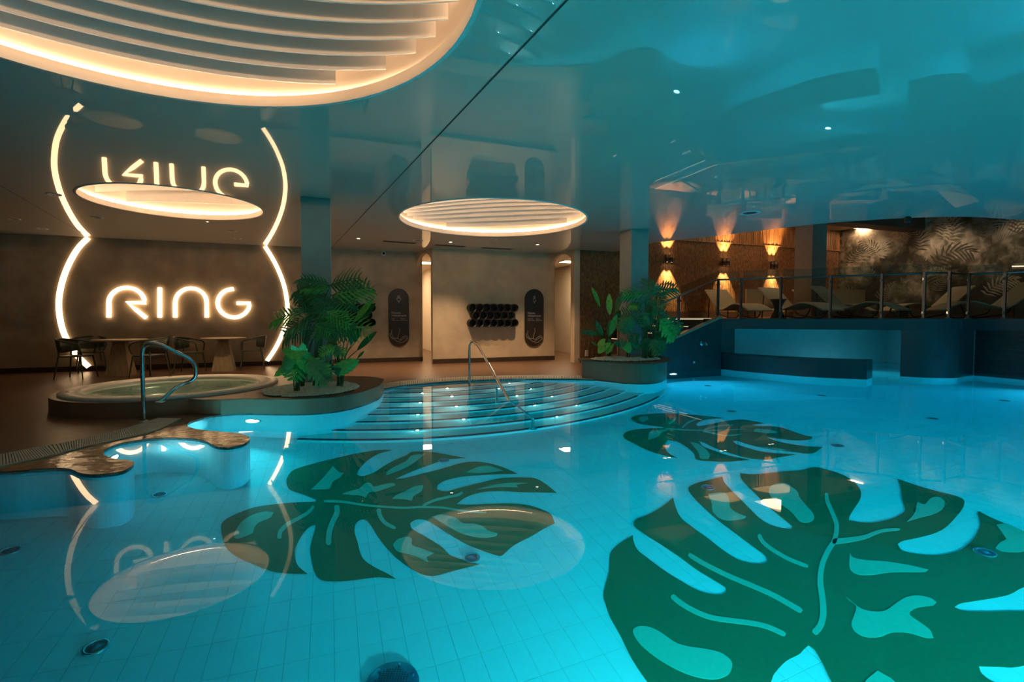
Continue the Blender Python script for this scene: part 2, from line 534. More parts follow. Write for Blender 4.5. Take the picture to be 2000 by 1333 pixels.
# floor tiles, 12 x 25 cm, laid square to the building
STEP_C = V((-2.2, 11.4, 0)); STEP_R0, STEP_T, STEP_H, STEP_N = 3.14, 0.3075, 0.12, 9
def step_z(k): return -0.08 - STEP_H * (k - 1)
tu, tn = 0.125, 0.25
tiles = []
for i in range(-70, 110):
    for j in range(-50, 40):
        c = UU * ((i + .5) * tu) + NN * ((j + .5) * tn)
        if c.y < 1.2 or c.y > 13.2 or abs(c.x) > 1.15 * c.y + 0.8: continue
        if (c - STEP_C).length < STEP_R0 + 8 * STEP_T - 0.1 and c.x > -3.4: continue
        if inside(c, POOL): tiles.append(c)
tiles.sort(key=lambda c: (c - V((-0.2, 0.9, 0))).length)
def tile_geo(m, c):
    a = UU * (tu / 2 - 0.0010); b = NN * (tn / 2 - 0.0010)
    a2 = UU * (tu / 2 - 0.0018); b2 = NN * (tn / 2 - 0.0018)
    q = [c - a - b, c + a - b, c + a + b, c - a + b]
    t = [c - a2 - b2, c + a2 - b2, c + a2 + b2, c - a2 + b2]
    z0 = V((0, 0, ZF - 0.003)); z1 = V((0, 0, ZF))
    m.add([p + z0 for p in q] + [p + z1 for p in t], [(7, 6, 5, 4), (1, 0, 4, 5), (2, 1, 5, 6), (3, 2, 6, 7), (0, 3, 7, 4)])
cand = [c for c in tiles if c.y > 2.15 and abs(c.x) < 0.98 * c.y]
near = cand[:300]; near_set = set(id(c) for c in near)
m0 = MB(); tile_geo(m0, V((0, 0, 0)))
first = m0.build('tile', tile_m, basin)
for k, c in enumerate(near):
    o = first if k == 0 else first.copy()
    if k: col.objects.link(o)
    o.location = c
mr = MB()
for c in tiles:
    if id(c) not in near_set: tile_geo(mr, c)
mr.build('tile_field', tile_m, basin, kind='stuff')

# entry steps: one ring-shaped step each
def ring(mb, r0, r1, z, a0, a1, seg=48, up=True):
    vs = []
    for i in range(seg + 1):
        a = a0 + (a1 - a0) * i / seg
        d = V((math.cos(a), math.sin(a), 0))
        vs += [STEP_C + d * r0 + V((0, 0, z)), STEP_C + d * r1 + V((0, 0, z))]
    mb.add(vs, [(2 * i, 2 * i + 1, 2 * i + 3, 2 * i + 2) for i in range(seg)])
def riser(mb, r, z0, z1, a0, a1, seg=48):
    vs = []
    for i in range(seg + 1):
        a = a0 + (a1 - a0) * i / seg
        d = V((math.cos(a), math.sin(a), 0))
        vs += [STEP_C + d * r + V((0, 0, z0)), STEP_C + d * r + V((0, 0, z1))]
    mb.add(vs, [(2 * i, 2 * i + 2, 2 * i + 3, 2 * i + 1) for i in range(seg)], True)
steps = thing('entry_steps', 'broad curved cream tiled steps with navy edge lines leading down into the pool', 'steps', STEP_C + V((0, 0, ZF)))
steps['kind'] = 'structure'
A0, A1 = math.radians(-94), math.radians(-22)
line_end_px = [(1027, 744), (1062, 747), (1094, 750), (1129, 754), (1158, 758), (1188, 763), (1217, 769), (1251, 774), (1290, 775)]
for k in range(1, STEP_N + 1):
    r1 = STEP_R0 + STEP_T * (k - 1); r0 = r1 - STEP_T if k > 1 else 1.0
    z = step_z(k); zn = step_z(k + 1) if k < STEP_N else ZF - 0.01
    mb = MB(); ring(mb, r0, r1, z, A0, A1); riser(mb, r1, zn, z, A0, A1)
    st = mb.build('step', step_m, steps)
    e = rf(*line_end_px[k - 1], z)
    ae = math.atan2(e.y - STEP_C.y, e.x - STEP_C.x)
    mb = MB(); ring(mb, r1 - 0.045, r1 + 0.004, z + 0.004, A0, ae); riser(mb, r1 + 0.004, z - 0.028, z + 0.004, A0, ae)
    mb.build('nosing', nose_m, st)

# little lamps in the risers
ORD = ['first', 'second', 'third', 'fourth', 'fifth', 'sixth', 'seventh', 'eighth']
lamp_px = [(825, 769, 2), (821, 790, 4), (816, 815, 6), (815, 848, 8), (873, 758.5, 1), (885, 776.5, 3), (895, 798, 5), (910, 825, 7),
           (991, 763, 2), (1027, 778, 4), (1065, 798, 6), (1113, 823, 8), (1009, 751, 1), (1053, 763, 3), (1100, 779, 5), (1152, 798, 7)]
for (x, y, k) in lamp_px:
    r1 = STEP_R0 + STEP_T * (k - 1); z = step_z(k) - 0.055
    e = rf(x, y, z); a = math.atan2(e.y - STEP_C.y, e.x - STEP_C.x)
    d = V((math.cos(a), math.sin(a), 0)); p = STEP_C + d * (r1 + 0.002) + V((0, 0, z))
    t = thing('step_lamp', 'small white lamp in the %s riser of the pool steps, %s' % (ORD[k - 1], 'towards the whirlpool planter' if x < 950 else 'towards the stair planter'), 'lamp', p, 'lamps in the pool steps')
    MB().lathe([(0.021, 0.001), (0.021, 0.006), (0.030, 0.006), (0.034, 0.0)], p, 14, True, d).build('bezel', chrome_m, t)
    MB().disc(p + d * 0.004, 0.021, d, 12).build('lens', coollens_m, t)
    area_light('step_glow', p + d * 0.012, (d + V((0, 0, -0.8))), 0.03, 7.0 * POOL_W, (0.75, 0.95, 1.0), t)

# water body
wpoly = offset_poly(POOL, 0.05)
mb = MB().prism(wpoly, ZF - 0.1, 0.0)
wtr = mb.build('water', water_m)
tag(wtr, 'clear still turquoise water filling the whole pool', 'water', kind='stuff')

# ================================================================== DECK FLOOR
K_LEFT = -9.5       # s of the left side wall
def wall_pt(s, off): return wp(s, off)
MUR = wp(s_of(1635, 2.05), 2.05)               # corner of wood wall and mural wall
deck_outer = [wp(K_LEFT, 0.0), wp(K_LEFT, 17.0), V((20.5, -5.2, 0)), MUR + NN * 12, MUR, MUR - NN * 9.0, wp(K_LEFT, -7.0)]
mb = MB().prism(deck_outer, ZD - 0.3, ZD, holes=[POOL], sides=False, bottom=False)
# rim of the deck over the water
n = len(POOL)
vs = [p + V((0, 0, ZD)) for p in POOL] + [p + V((0, 0, -0.012)) for p in POOL]
mb.add(vs, [(i, (i + 1) % n, n + (i + 1) % n, n + i) for i in range(n)])
floor = struct(mb, 'floor', deck_m)

# wet edge of the peninsula between grating and water
band_top = [gz(x, y) for x, y in [(-260, 950), (-120, 921), (0, 896.5), (72, 882), (150, 867.5), (225, 849.5), (270, 836), (312, 822)]]
band_bot = [gz(x, y) for x, y in [(-260, 985), (-120, 949), (0, 919.5), (90, 899.5), (150, 884), (225, 866), (300, 848.5), (354, 823)]]
bt = smooth_path(band_top, 5); bb = smooth_path(band_bot, 5)
i0 = min(range(len(POOL)), key=lambda i: (POOL[i] - gz(-150, 935)).length)
i1 = min(range(len(POOL)), key=lambda i: (POOL[i] - gz(372, 829)).length)
wetpoly = [p + V((0, 0, 0)) for p in POOL[i0:i1 + 1]] + [p for p in bb[::-1] if p.x > POOL[i0].x]
MB().prism(wetpoly, ZD, ZD + 0.004, bottom=False, sides=False).build('wet_margin', wet_m, floor)

# overflow gratings: cross slats over a dark channel
def grating(name, a, b, label, pitch=0.017):
    t = thing(name, label, 'grating', (a[0] + b[0]) / 2 + V((0, 0, ZD)))
    mc = MB()
    m = len(a)
    mc.add([p + V((0, 0, ZD + 0.003)) for p in a] + [p + V((0, 0, ZD + 0.003)) for p in b], [(i, m + i, m + i + 1, i + 1) for i in range(m - 1)])
    mc.build('channel', gratehole_m, t)
    ms = MB()
    acc = 0.0
    for i in range(m - 1):
        L = ((a[i + 1] + b[i + 1]) / 2 - (a[i] + b[i]) / 2).length
        k = max(1, int(L / pitch))
        for j in range(k):
            f0 = j / k; f1 = f0 + 0.70 / k
            p0 = a[i].lerp(a[i + 1], f0); p1 = a[i].lerp(a[i + 1], f1)
            q0 = b[i].lerp(b[i + 1], f0); q1 = b[i].lerp(b[i + 1], f1)
            z0 = V((0, 0, ZD + 0.003)); z = V((0, 0, ZD + 0.014))
            ms.add([p + z for p in (p0, q0, q1, p1)] + [p + z0 for p in (p0, q0, q1, p1)], [(0, 1, 2, 3), (0, 4, 5, 1), (2, 6, 7, 3), (1, 5, 6, 2), (3, 7, 4, 0)])
    ms.build('slats', grate_m, t, kind='stuff')
    for nm, l in (('edge_strip', a), ('edge_strip', b)):
        e = MB()
        for i in range(m - 1):
            e.wall(l[i], l[i + 1], ZD + 0.002, ZD + 0.016, 0.012)
        e.build(nm, grate_m, t)
    return t
grating('overflow_grating', bt, bb, 'cream slatted overflow grating curving across the brown deck below the whirlpool')
sh_out = smooth_path([gz(720, 758.5), gz(780, 749), gz(830, 744.8), gz(900, 740), gz(1000, 737), gz(1100, 736.5), gz(1165, 738)], 4)
sh_in = smooth_path([gz(720, 769.5), gz(780, 757.3), gz(830, 752.6), gz(900, 747.3), gz(1000, 743.8), gz(1100, 743.3), gz(1160, 744.5)], 4)
grating('overflow_grating', sh_out, sh_in, 'pale overflow grating along the top of the curved pool steps', 0.03)

# ================================================================== MAIN CEILING
DOMES = [(V((-2.0, 2.32, 0)), 1.87), (V((-0.34, 9.05, 0)), 1.70), (V((-5.28, 7.75, 0)), 1.20)]
def circle(c, r, seg=72): return [c + V((math.cos(2 * PI * i / seg) * r, math.sin(2 * PI * i / seg) * r, 0)) for i in range(seg)]
edge = smooth_path([gz(1278, 474, ZC), gz(1340, 467.5, ZC), gz(1400, 461, ZC), gz(1500, 449, ZC), gz(1600, 437.5, ZC), gz(1700, 430, ZC), gz(1800, 425, ZC), gz(1900, 424, ZC), gz(2000, 430, ZC), V((11.2, 9.2, ZC)), V((13.6, 9.4, ZC))], 4)
CE = [V((p.x, p.y, 0)) for p in edge]
d_start = CE[0] + NN * 0.0
kk = (d_start - wp(0, 2.05)).dot(UU)
ceil_outer = [wp(K_LEFT, -0.1), wp(0, -0.1), wp(s_of(835, 0.3) + 0.4, -0.1), wp(kk, 2.0), wp(kk, 2.0)] + CE + [V((20.5, 9.0, 0)), V((20.5, -5.2, 0)), wp(K_LEFT, 17.0)]
ceil_outer.pop(3)
mb = MB().prism(ceil_outer, ZC, ZC + 0.02, holes=[circle(c, r) for c, r in DOMES], top=False, sides=False)
ceiling = struct(mb, 'ceiling', film_m)
# bulkhead where the hall ceiling steps up to the lounge
mb = MB()
bl = [wp(kk, 2.05)] + CE + [V((20.5, 9.0, 0))]
for a, b in zip(bl, bl[1:]):
    mb.add([a + V((0, 0, ZC)), b + V((0, 0, ZC)), b + V((0, 0, ZLC + 0.1)), a + V((0, 0, ZLC + 0.1))], [(0, 1, 2, 3)])
struct(mb, 'trim_1', loungecl_m)
# seams of the stretched film
seam = MB()
def seam_strip(a, b, w):
    d = (b - a).normalized(); s = V((-d.y, d.x, 0)) * w / 2
    z = V((0, 0, -0.003))
    seam.add([a - s + z, a + s + z, b + s + z, b - s + z], [(0, 1, 2, 3)])
a, b = gz(1107, 0, ZC), gz(645, 487, ZC)
seam_strip(a + (a - b) * 0.3, b, 0.014)
a, b = gz(0, 362, ZC), gz(160, 455, ZC)
seam_strip(a + (a - b) * 1.2, b, 0.012)
seam.build('seam', mat('film_seam', (0.04, 0.045, 0.04), 0.6), ceiling)

# lounge ceiling
mb = MB().prism([wp(kk - 1.5, 1.9), MUR + (MUR - wp(kk, 2.05)).normalized() * 0.3 - NN * 0.3, MUR + NN * 14 + UU * 0.3, V((14, 6.5, 0)), V((8, 8.3, 0)), V((4, 9.5, 0))], ZLC, ZLC + 0.05)
struct(mb, 'ceiling_lounge', loungecl_m)

# ================================================================== WALLS
S_W1 = s_of(825, 0.0)                    # end of the sign wall, left jamb of the men's entrance
S_B0 = s_of(845, 1.0); S_B1 = s_of(1083, 1.0)
S_D0 = s_of(1122, 2.05)
TW = 0.22
mb = MB().wall(wp(K_LEFT, 0), wp(S_W1, 0), 0, ZC + 0.05, TW)
wall_back = struct(mb, 'wall_back', plaster)
mb = MB().wall(wp(S_B0, 1.0), wp(S_B1, 1.0), 0, ZC + 0.05, TW)
wall_block = struct(mb, 'wall_middle', plaster_l)
mb = MB().wall(wp(S_D0, 2.05), wp(S_D0 + 0.16, 2.05), 0, ZC + 0.05, TW)
struct(mb, 'trim_2', plaster_l)

# arched entrance walls, square to the back wall (facing along -u)
def arch_lintel(name, A, B, spring, top):
    """thin arched wall above the passage between A and B (plan points)"""
    d = (B - A); L = d.length; d.normalize(); nrm = V((-d.y, d.x, 0)) * 0.10
    seg = 20
    pts = [(0, ZC + 0.05), (0, spring)]
    for i in range(1, seg):
        a = PI - PI * i / seg
        pts.append((L / 2 + L / 2 * math.cos(a), spring + (top - spring) * math.sin(a)))
    pts += [(L, spring), (L, ZC + 0.05)]
    tris = [tuple(t_) for t_ in tessellate_polygon([[V((a, b, 0)) for a, b in pts]])]
    m = MB()
    f = [A + d * a + V((0, 0, b)) for a, b in pts]; bk = [p_ + nrm for p_ in f]
    k = len(pts)
    m.add(f, tris); m.add(bk, tris); m.add(f + bk, [(i, (i + 1) % k, k + (i + 1) % k, k + i) for i in range(k)])
    return struct(m, name, plaster_l)
arch_lintel('wall_arch_men', wp(s_of(813, 0.0), 0.0), wp(S_B0, 0.98), 2.52, 2.93)
arch_lintel('wall_arch_women', wp(s_of(1074, 1.0), 1.0), wp(S_D0, 2.0), 2.50, 2.95)
# corridors behind the arches
mb = MB()
mb.wall(wp(S_W1 - 1.2, -6.6), wp(S_D0 + 3, -6.6), 0, ZC, 0.1)                      # far end
mb.wall(wp(S_W1 - 1.2, -0.22), wp(S_W1 - 1.2, -6.6), 0, ZC, -0.1)
struct(mb, 'wall_corridor', corr_m)
mb = MB().wall(wp(S_B1 + 1.78, 1.8), wp(S_B1 + 1.78, -6.6), 0, ZC, 0.1)
struct(mb, 'wall_corridor_side', corr_m)
mb = MB().wall(wp(S_B0 + 1.0, 0.78), wp(S_B0 + 1.0, -6.6), 0, ZC, 0.1)
struct(mb, 'wall_corridor_partition', corr_m)
mb = MB().prism([wp(S_W1 - 1.3, 0.0), wp(S_W1 - 1.3, -6.7), wp(S_D0 + 3, -6.7), wp(S_D0 + 3, 1.9), wp(S_B1 + 0.1, 1.9), wp(S_B1 + 0.1, 0.9), wp(S_W1 + 0.2, 0.9), wp(S_W1 + 0.2, 0.0)], ZC - 0.02, ZC + 0.04)
struct(mb, 'ceiling_corridor', corr_m)
mb = MB()
mb.wall(wp(S_W1 - 1.1, -6.58), wp(S_D0 + 0.6, -6.58), ZD, 0.12, -0.02)
mb.wall(wp(S_B1 + 1.77, 1.8), wp(S_B1 + 1.77, -6.5), ZD, 0.12, -0.02)
struct(mb, 'baseboard_corridor', base_m)
# corridor door
dr = MB().wall(on_wall(838, 600, -6.55), on_wall(847, 600, -6.55), ZD, 2.15, -0.05).build('door_1', mat('door_brown', (0.06, 0.035, 0.025), 0.5), kind='structure')
hp = on_wall(839, 620, -6.5)
MB().box(hp + NN * 0.03, (0.02, 0.05, 0.14), (UU, NN, V((0, 0, 1)))).build('door_handle', steel_m, dr)

# baseboards of the hall
mb = MB().wall(wp(K_LEFT, 0.015), wp(S_W1, 0.015), ZD, 0.13, -0.012)
struct(mb, 'baseboard_back', base_m)
mb = MB().wall(wp(S_B0 - 0.01, 1.015), wp(S_B1, 1.015), ZD, 0.14, -0.012)
struct(mb, 'baseboard_middle', base_m)

# left, front and right enclosure of the hall
struct(MB().wall(wp(K_LEFT, 17.0), wp(K_LEFT, 0.0), 0, ZC + 0.05, 0.2), 'wall_left', plaster)
struct(MB().wall(V((20.5, -5.2, 0)), wp(K_LEFT, 17.0), 0, ZC + 0.05, 0.2), 'wall_front', plaster)

# wood wall: backing board, slats
D0, D1 = S_D0 + 0.16, (MUR - wp(0, 2.05)).dot(UU)
wood = struct(MB().wall(wp(D0, 2.05), wp(D1, 2.05), 0, ZLC + 0.05, TW), 'wall_wood', woodbk_m)
rnd = random.Random(3)
ms, mr_ = MB(), MB()
s = D0 + 0.01
axs = (UU, NN, V((0, 0, 1)))
while s < D1 - 0.03:
    w = 0.034
    d = 0.020 + rnd.random() * 0.012
    zr = 3.43
    ms.box(wp(s + w / 2, 2.05 + d / 2 + 0.008, (zr + 0.03 + ZLC) / 2), (w * 0.8, d + 0.016, ZLC - zr - 0.03), axs)
    # reeds below: two thin uneven stems per slat module
    for q in (0.25, 0.75):
        dd = 0.010 + rnd.random() * 0.016
        mr_.tube([wp(s + w * q, 2.05 + dd * 0.6, 0.02), wp(s + w * q + rnd.uniform(-.002, .002), 2.05 + dd * 0.6, 1.9), wp(s + w * q, 2.05 + dd * 0.6, zr)], 0.0085 + rnd.random() * 0.002, 6, caps=False)
    s += w
ms.build('slats', wood_m, wood, kind='stuff')
mr_.build('reeds', reed_m, wood, kind='stuff')
MB().wall(wp(D0, 2.09), wp(D1, 2.09), 3.425, 3.455, -0.012).build('ledge', wood_m, wood)
MB().wall(wp(s_of(1300, 2.1), 2.095), wp(D1, 2.095), ZL, ZL + 0.2, -0.012).build('skirting', base_m, wood)

# mural wall
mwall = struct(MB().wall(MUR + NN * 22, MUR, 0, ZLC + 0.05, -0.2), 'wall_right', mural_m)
def mural_pt(t, z, e=0.004): return MUR + NN * t - UU * e + V((0, 0, z))
def printed_frond(t, z, ang, L, nleaf, m, bend, w, e, ll=0.42):
    """flat feather-shaped palm frond printed on the wallpaper: bent rib with leaflets on both sides"""
    mb = MB()
    x_, z_, a = t, z, ang
    rib = []
    for i in range(nleaf + 1):
        rib.append((x_, z_, a))
        x_ += math.cos(a) * L / nleaf; z_ += math.sin(a) * L / nleaf; a += bend / nleaf
    for i, (x_, z_, a) in enumerate(rib):
        f = i / nleaf
        le = L * ll * (0.35 + 0.65 * math.sin(PI * (0.15 + 0.75 * f)))
        for s in (-1, 1):
            la = a + s * (1.15 - 0.65 * f)
            pts = []
            for q, ww in ((0.0, 0.5), (0.5, 1.0), (1.0, 0.05)):
                px_ = x_ + math.cos(la) * le * q; pz = z_ + math.sin(la) * le * q - 0.28 * le * q * q
                nx, nz = -math.sin(la) * w * ww / 2, math.cos(la) * w * ww / 2
                pts += [mural_pt(px_ - nx, min(pz - nz, ZLC - 0.01), e), mural_pt(px_ + nx, min(pz + nz, ZLC - 0.01), e)]
            mb.add(pts, [(0, 1, 3, 2), (2, 3, 5, 4)])
    mb.build('printed_frond', m, mwall)
MR_ = random.Random(21)
for k in range(34):
    t_ = 0.25 + 5.6 * MR_.random(); zz = 1.75 + 2.1 * MR_.random()
    up_ = MR_.choice([PI * 0.25, PI * 0.4, PI * 0.55, PI * 0.75]) + MR_.uniform(-.3, .3)
    lt = zz > 2.9 and MR_.random() < 0.45 or MR_.random() < 0.12
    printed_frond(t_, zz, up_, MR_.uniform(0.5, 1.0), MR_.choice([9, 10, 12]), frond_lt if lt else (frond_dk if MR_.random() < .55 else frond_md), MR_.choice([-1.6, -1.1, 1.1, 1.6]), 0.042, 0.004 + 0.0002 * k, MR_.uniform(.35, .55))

# ================================================================== LOUNGE DECK, STAIR, GROTTO
ST1 = V((4.84, 11.44, 0))                        # stair top, front edge
slab_front = [ST1, V((5.9, 10.95, 0)), V((6.95, 10.47, 0)), V((7.70, 10.12, 0))] + smooth_path([V((8.02, 9.95, 0)), V((8.28, 9.76, 0)), V((8.58, 9.68, 0)), V((8.95, 9.72, 0)), V((9.35, 9.98, 0)), V((9.68, 10.14, 0))], 4) + [V((9.68, 10.14, 0)) + NN * 10.4]
Dp = lambda p: wp((p - wp(0, 2.05)).dot(UU), 2.05)
slab = slab_front + [V((9.68, 10.14, 0)) + NN * 10.4 + UU * 3.2, MUR, Dp(ST1)]
lounge = struct(MB().prism(slab, ZL - 0.235, ZL - 0.001), 'floor_lounge', dkclad_m)
MB().prism([p for p in slab], ZL - 0.001, ZL + 0.006, bottom=False, sides=False).build('floor_finish', loungefl_m, lounge)
# dark wall from the deck to the water on the right
mb = MB()
pA, pB = V((9.69, 10.16, 0)), V((9.69, 10.16, 0)) + NN * 10.3
mb.wall(pA, pB, -0.01, ZL - 0.2, 0.12)
wr = struct(mb, 'wall_pool_right', dkclad_m)
sl = MB()
for k in range(9):
    z = 0.06 + k * 0.105
    sl.wall(pA - UU * 0.012, pB - UU * 0.012, z, z + 0.088, 0.012)
    sl.build('slat', black_m, wr); sl = MB()
# curved column under the deck
colp = smooth_path([V((8.02, 10.02, 0)), V((8.28, 9.78, 0)), V((8.58, 9.70, 0)), V((8.95, 9.74, 0)), V((9.35, 10.0, 0)), V((9.66, 10.16, 0))], 5) + [V((9.93, 12.0, 0)), V((9.66, 12.0, 0))]
cm = struct(MB().prism(colp, 0.0, ZL - 0.236), 'wall_column', dkclad_m)
MB().prism([p for p in colp], ZF, -0.001, bottom=False, top=False).build('tiled_foot', tile_m, cm)
# low wall in the water
bf = smooth_path([V((4.86, 11.52, 0)), V((5.20, 10.95, 0)), V((5.73, 10.25, 0)), V((6.21, 9.81, 0)), V((6.94, 9.48, 0))], 6)
bb_ = [p + V((0.33, 0.30, 0)) for p in bf]
bpoly = bf + bb_[::-1]
bw = struct(MB().prism(bpoly, -0.005, 0.37), 'wall_bench', dkclad_m)
MB().prism(bpoly, ZF, -0.006, bottom=False, top=False).build('tiled_foot', tile_m, bw)
# grotto walls under the deck
mb = MB()
mb.wall(V((5.75, 12.55, 0)), V((10.1, 13.05, 0)), -0.02, ZL - 0.23, 0.1)
mb.wall(V((10.1, 13.05, 0)), V((9.70, 10.20, 0)), -0.02, ZL - 0.23, 0.1)
struct(mb, 'wall_grotto', grotto_m)
struct(MB().wall(V((4.84, 11.44, 0)), V((5.75, 12.55, 0)), -0.02, ZL - 0.23, 0.1), 'wall_grotto_side', dkclad_m)

# stair: seven broad treads between the side wall and the wood wall
ST0 = ST1 - UU * 3.0
NR = 7
RISE = (ZL - ZD) / NR
TR = 3.0 / NR
depth = (Dp(ST1) - ST1).length - 0.03
stair = thing('staircase', 'dark brown stair with lit treads climbing beside the reed wall to the lounge', 'staircase', ST0)
for k in range(NR):
    p = ST0 + UU * (k * TR); q = ST0 + UU * (3.0 if k < NR - 1 else 3.0)
    z1 = ZD + RISE * (k + 1)
    mb = MB().wall(p, ST0 + UU * ((k + 1) * TR + (0.02 if k < NR - 1 else 0)), 0.0, z1 - (0.0 if k < NR - 1 else 0.002), depth if k > 2 else 0.8)
    tr = mb.build('tread', base_m, stair)
    if k > 2: MB().wall(p - UU * 0.012, p, z1 - 0.022, z1 - 0.008, min(depth, 1.85)).build('tread_light', stepled_m, tr, label='thin warm light line under the tread edge')
# side wall of the stair, going down into the pool
d_ = UU * 0.0
mb = MB()
pf = [(-0.35, -1.2), (3.0, -1.2), (3.0, ZL), (0.0, 0.10), (-0.35, 0.02)]
f = [ST0 + UU * a + NN * 0.12 + V((0, 0, b)) for a, b in pf]; bk = [p - NN * 0.12 for p in f]
mb.add(f, [(0, 1, 2, 3, 4)]); mb.add(bk, [(4, 3, 2, 1, 0)])
mb.add(f + bk, [(i, (i + 1) % 5, 5 + (i + 1) % 5, 5 + i) for i in range(5)])
sw = struct(mb, 'wall_stair', dkclad_m)
mb = MB()
a_, b_ = ST0 + UU * -0.05 + V((0, 0, 0.10)), ST1 + V((0, 0, ZL + 0.02))
n_up = V((0, 0, 1)).cross(NN)
mb.add([a_ + NN * 0.14, b_ + NN * 0.14, b_ - NN * 0.02, a_ - NN * 0.02] + [p + V((0, 0, 0.05)) for p in (a_ + NN * 0.14, b_ + NN * 0.14, b_ - NN * 0.02, a_ - NN * 0.02)],
       [(3, 2, 1, 0), (4, 5, 6, 7), (0, 1, 5, 4), (1, 2, 6, 5), (2, 3, 7, 6), (3, 0, 4, 7)])
mb.build('cap', mat('stringer_brown', (0.30, 0.17, 0.10), 0.4, var=0.1), sw)
# light line along the top landing
MB().wall(ST1 + UU * 0.0 + V((0, 0, 0)), Dp(ST1), ZL - 0.002, ZL + 0.012, 0.012).build('landing_light', stepled_m, stair)

# lounge column with capital and beam
pc = V((7.75, 12.7, 0))
mb = MB().box(pc + V((0, 0, (ZL + 3.62) / 2)), (0.5, 0.5, 3.62 - ZL), axs)
lc = struct(mb, 'pillar', mat('pillar_brown', (0.30, 0.25, 0.21), 0.5, var=0.06))
MB().box(pc + V((0, 0, 3.86)), (0.78, 0.78, 0.48), axs).build('capital', beam_m, lc)
mb = MB().wall(pc + NN * 0.25, pc + NN * 0.25 + UU * 6, 3.72, ZLC, 0.5)
struct(mb, 'trim_3', beam_m)

# ================================================================== PILLARS OF THE HALL
def pillar(name, c, size, zb):
    o = MB().box(c + V((0, 0, (zb + ZC) / 2)), (size, size, ZC - zb), axs).build(name, pillar_m, kind='structure', bevel=0.012)
    return o
P1 = pillar('pillar', V((-3.0, 7.51, 0)), 0.42, 0.1)
P2 = pillar('pillar', V((2.52, 10.10, 0)), 0.42, 0.1)

# ================================================================== PLATFORM, WHIRLPOOL, PLANTERS
JC, JR = V((-4.87, 7.08, 0)), 1.31
ZP, ZJ = 0.20, 0.235
arc = [JC + V((math.cos(a), math.sin(a), 0)) * (JR + 0.075) for a in [math.radians(-52 - i * 6) for i in range(52)]]
arc = [p for p in arc if not (p.x > -4.0 and p.y > 6.4)]
i0 = min(range(len(POOL)), key=lambda i: (POOL[i] - gz(440, 813)).length)
i1 = min(range(len(POOL)), key=lambda i: (POOL[i] - V((-2.02, 7.55, 0))).length)
front = POOL[i0:i1 + 1]
plat = front + smooth_path([V((-2.1, 7.95, 0)), V((-2.45, 8.3, 0)), V((-3.0, 8.35, 0)), V((-3.5, 8.0, 0))], 4) + arc[::-1] + smooth_path([arc[0], V((-3.80, 5.93, 0)), V((-3.70, 5.925, 0)), front[0]], 5)[1:-1]
pform = struct(MB().prism(plat, -0.01, ZP, holes=[circle(JC, JR - 0.15)], bottom=False, smooth=True), 'floor_platform', clad_m)
MB().prism(plat, ZP, ZP + 0.004, holes=[circle(JC, JR - 0.15)], bottom=False, sides=False).build('floor_finish', deck_m, pform)

jac = thing('whirlpool', 'round white whirlpool tub with greenish water on the raised brown platform', 'whirlpool', JC + V((0, 0, ZP)))
prof = [(JR, 0.0), (JR, 0.026), (JR - 0.012, 0.036), (JR - 0.24, 0.036), (JR - 0.262, 0.022), (JR - 0.27, -0.015)]
MB().lathe([(r, h) for r, h in prof], JC + V((0, 0, ZP)), 72).build('rim', acryl_m, jac)
MB().lathe([(JR - 0.27, -0.012), (JR - 0.33, -0.05), (JR - 0.55, -0.075), (JR - 0.58, -0.16), (0.2, -0.175), (0.0, -0.176)], JC + V((0, 0, ZP)), 60).build('basin', tub_m, jac)
MB().disc(JC + V((0, 0, ZP - 0.004)), JR - 0.266, None, 60).build('tub_water', tubwater_m, jac)
for a in (40, 130, 220, 310):
    d = V((math.cos(math.radians(a)), math.sin(math.radians(a)), 0))
    MB().lathe([(0.0, 0.006), (0.03, 0.006), (0.036, 0.0)], JC + d * (JR - 0.12) + V((0, 0, ZP + 0.036)), 12).build('control_button', chrome_m, jac)
for a in range(-150, 40, 38):
    d = V((math.cos(math.radians(a)), math.sin(math.radians(a)), 0))
    MB().lathe([(0.0, 0.012), (0.02, 0.010), (0.032, 0.0)], JC + d * (JR - 0.44) + V((0, 0, ZP - 0.062)), 10).build('jet', chrome_m, jac)

# pebble beds
def pebbles(center, rx, ry, rot, z, count, label, avoid=()):
    rnd = random.Random(count)
    mb = MB()
    ico = [V((0, 0, 1)), V((.9, 0, .3)), V((.28, .85, .3)), V((-.72, .53, .3)), V((-.72, -.53, .3)), V((.28, -.85, .3)), V((0, 0, -.5))]
    fs = [(0, 1, 2), (0, 2, 3), (0, 3, 4), (0, 4, 5), (0, 5, 1), (6, 2, 1), (6, 3, 2), (6, 4, 3), (6, 5, 4), (6, 1, 5)]
    for _ in range(count):
        r = math.sqrt(rnd.random()); a = rnd.random() * 2 * PI
        x, y = r * rx * math.cos(a), r * ry * math.sin(a)
        p = center + V((x * math.cos(rot) - y * math.sin(rot), x * math.sin(rot) + y * math.cos(rot), z + 0.004 + 0.012 * rnd.random() + 0.012 * (1 - r)))
        s = 0.018 + 0.016 * rnd.random()
        rz = rnd.random() * 6
        c_, s_ = math.cos(rz), math.sin(rz)
        mb.add([p + V(((v.x * c_ - v.y * s_) * s * 1.25, (v.x * s_ + v.y * c_) * s, v.z * s * 0.8)) for v in ico], fs, False)
    o = mb.build('pebble_bed', pebble_m, origin=center + V((0, 0, z)))
    return tag(o, label, 'pebbles', kind='stuff')
G1 = V((-2.78, 6.76, 0))
pebbles(G1, 0.60, 0.68, 0, ZP + 0.004, 2600, 'white pebbles around the plants in the round planter by the whirlpool')
ZP2 = 0.37
pl2 = [V((1.37, 9.47, 0)), V((1.60, 9.30, 0))] + plant2_front[1:] + [V((3.23, 10.62, 0)), V((2.9, 10.52, 0)), V((1.42, 9.98, 0))]
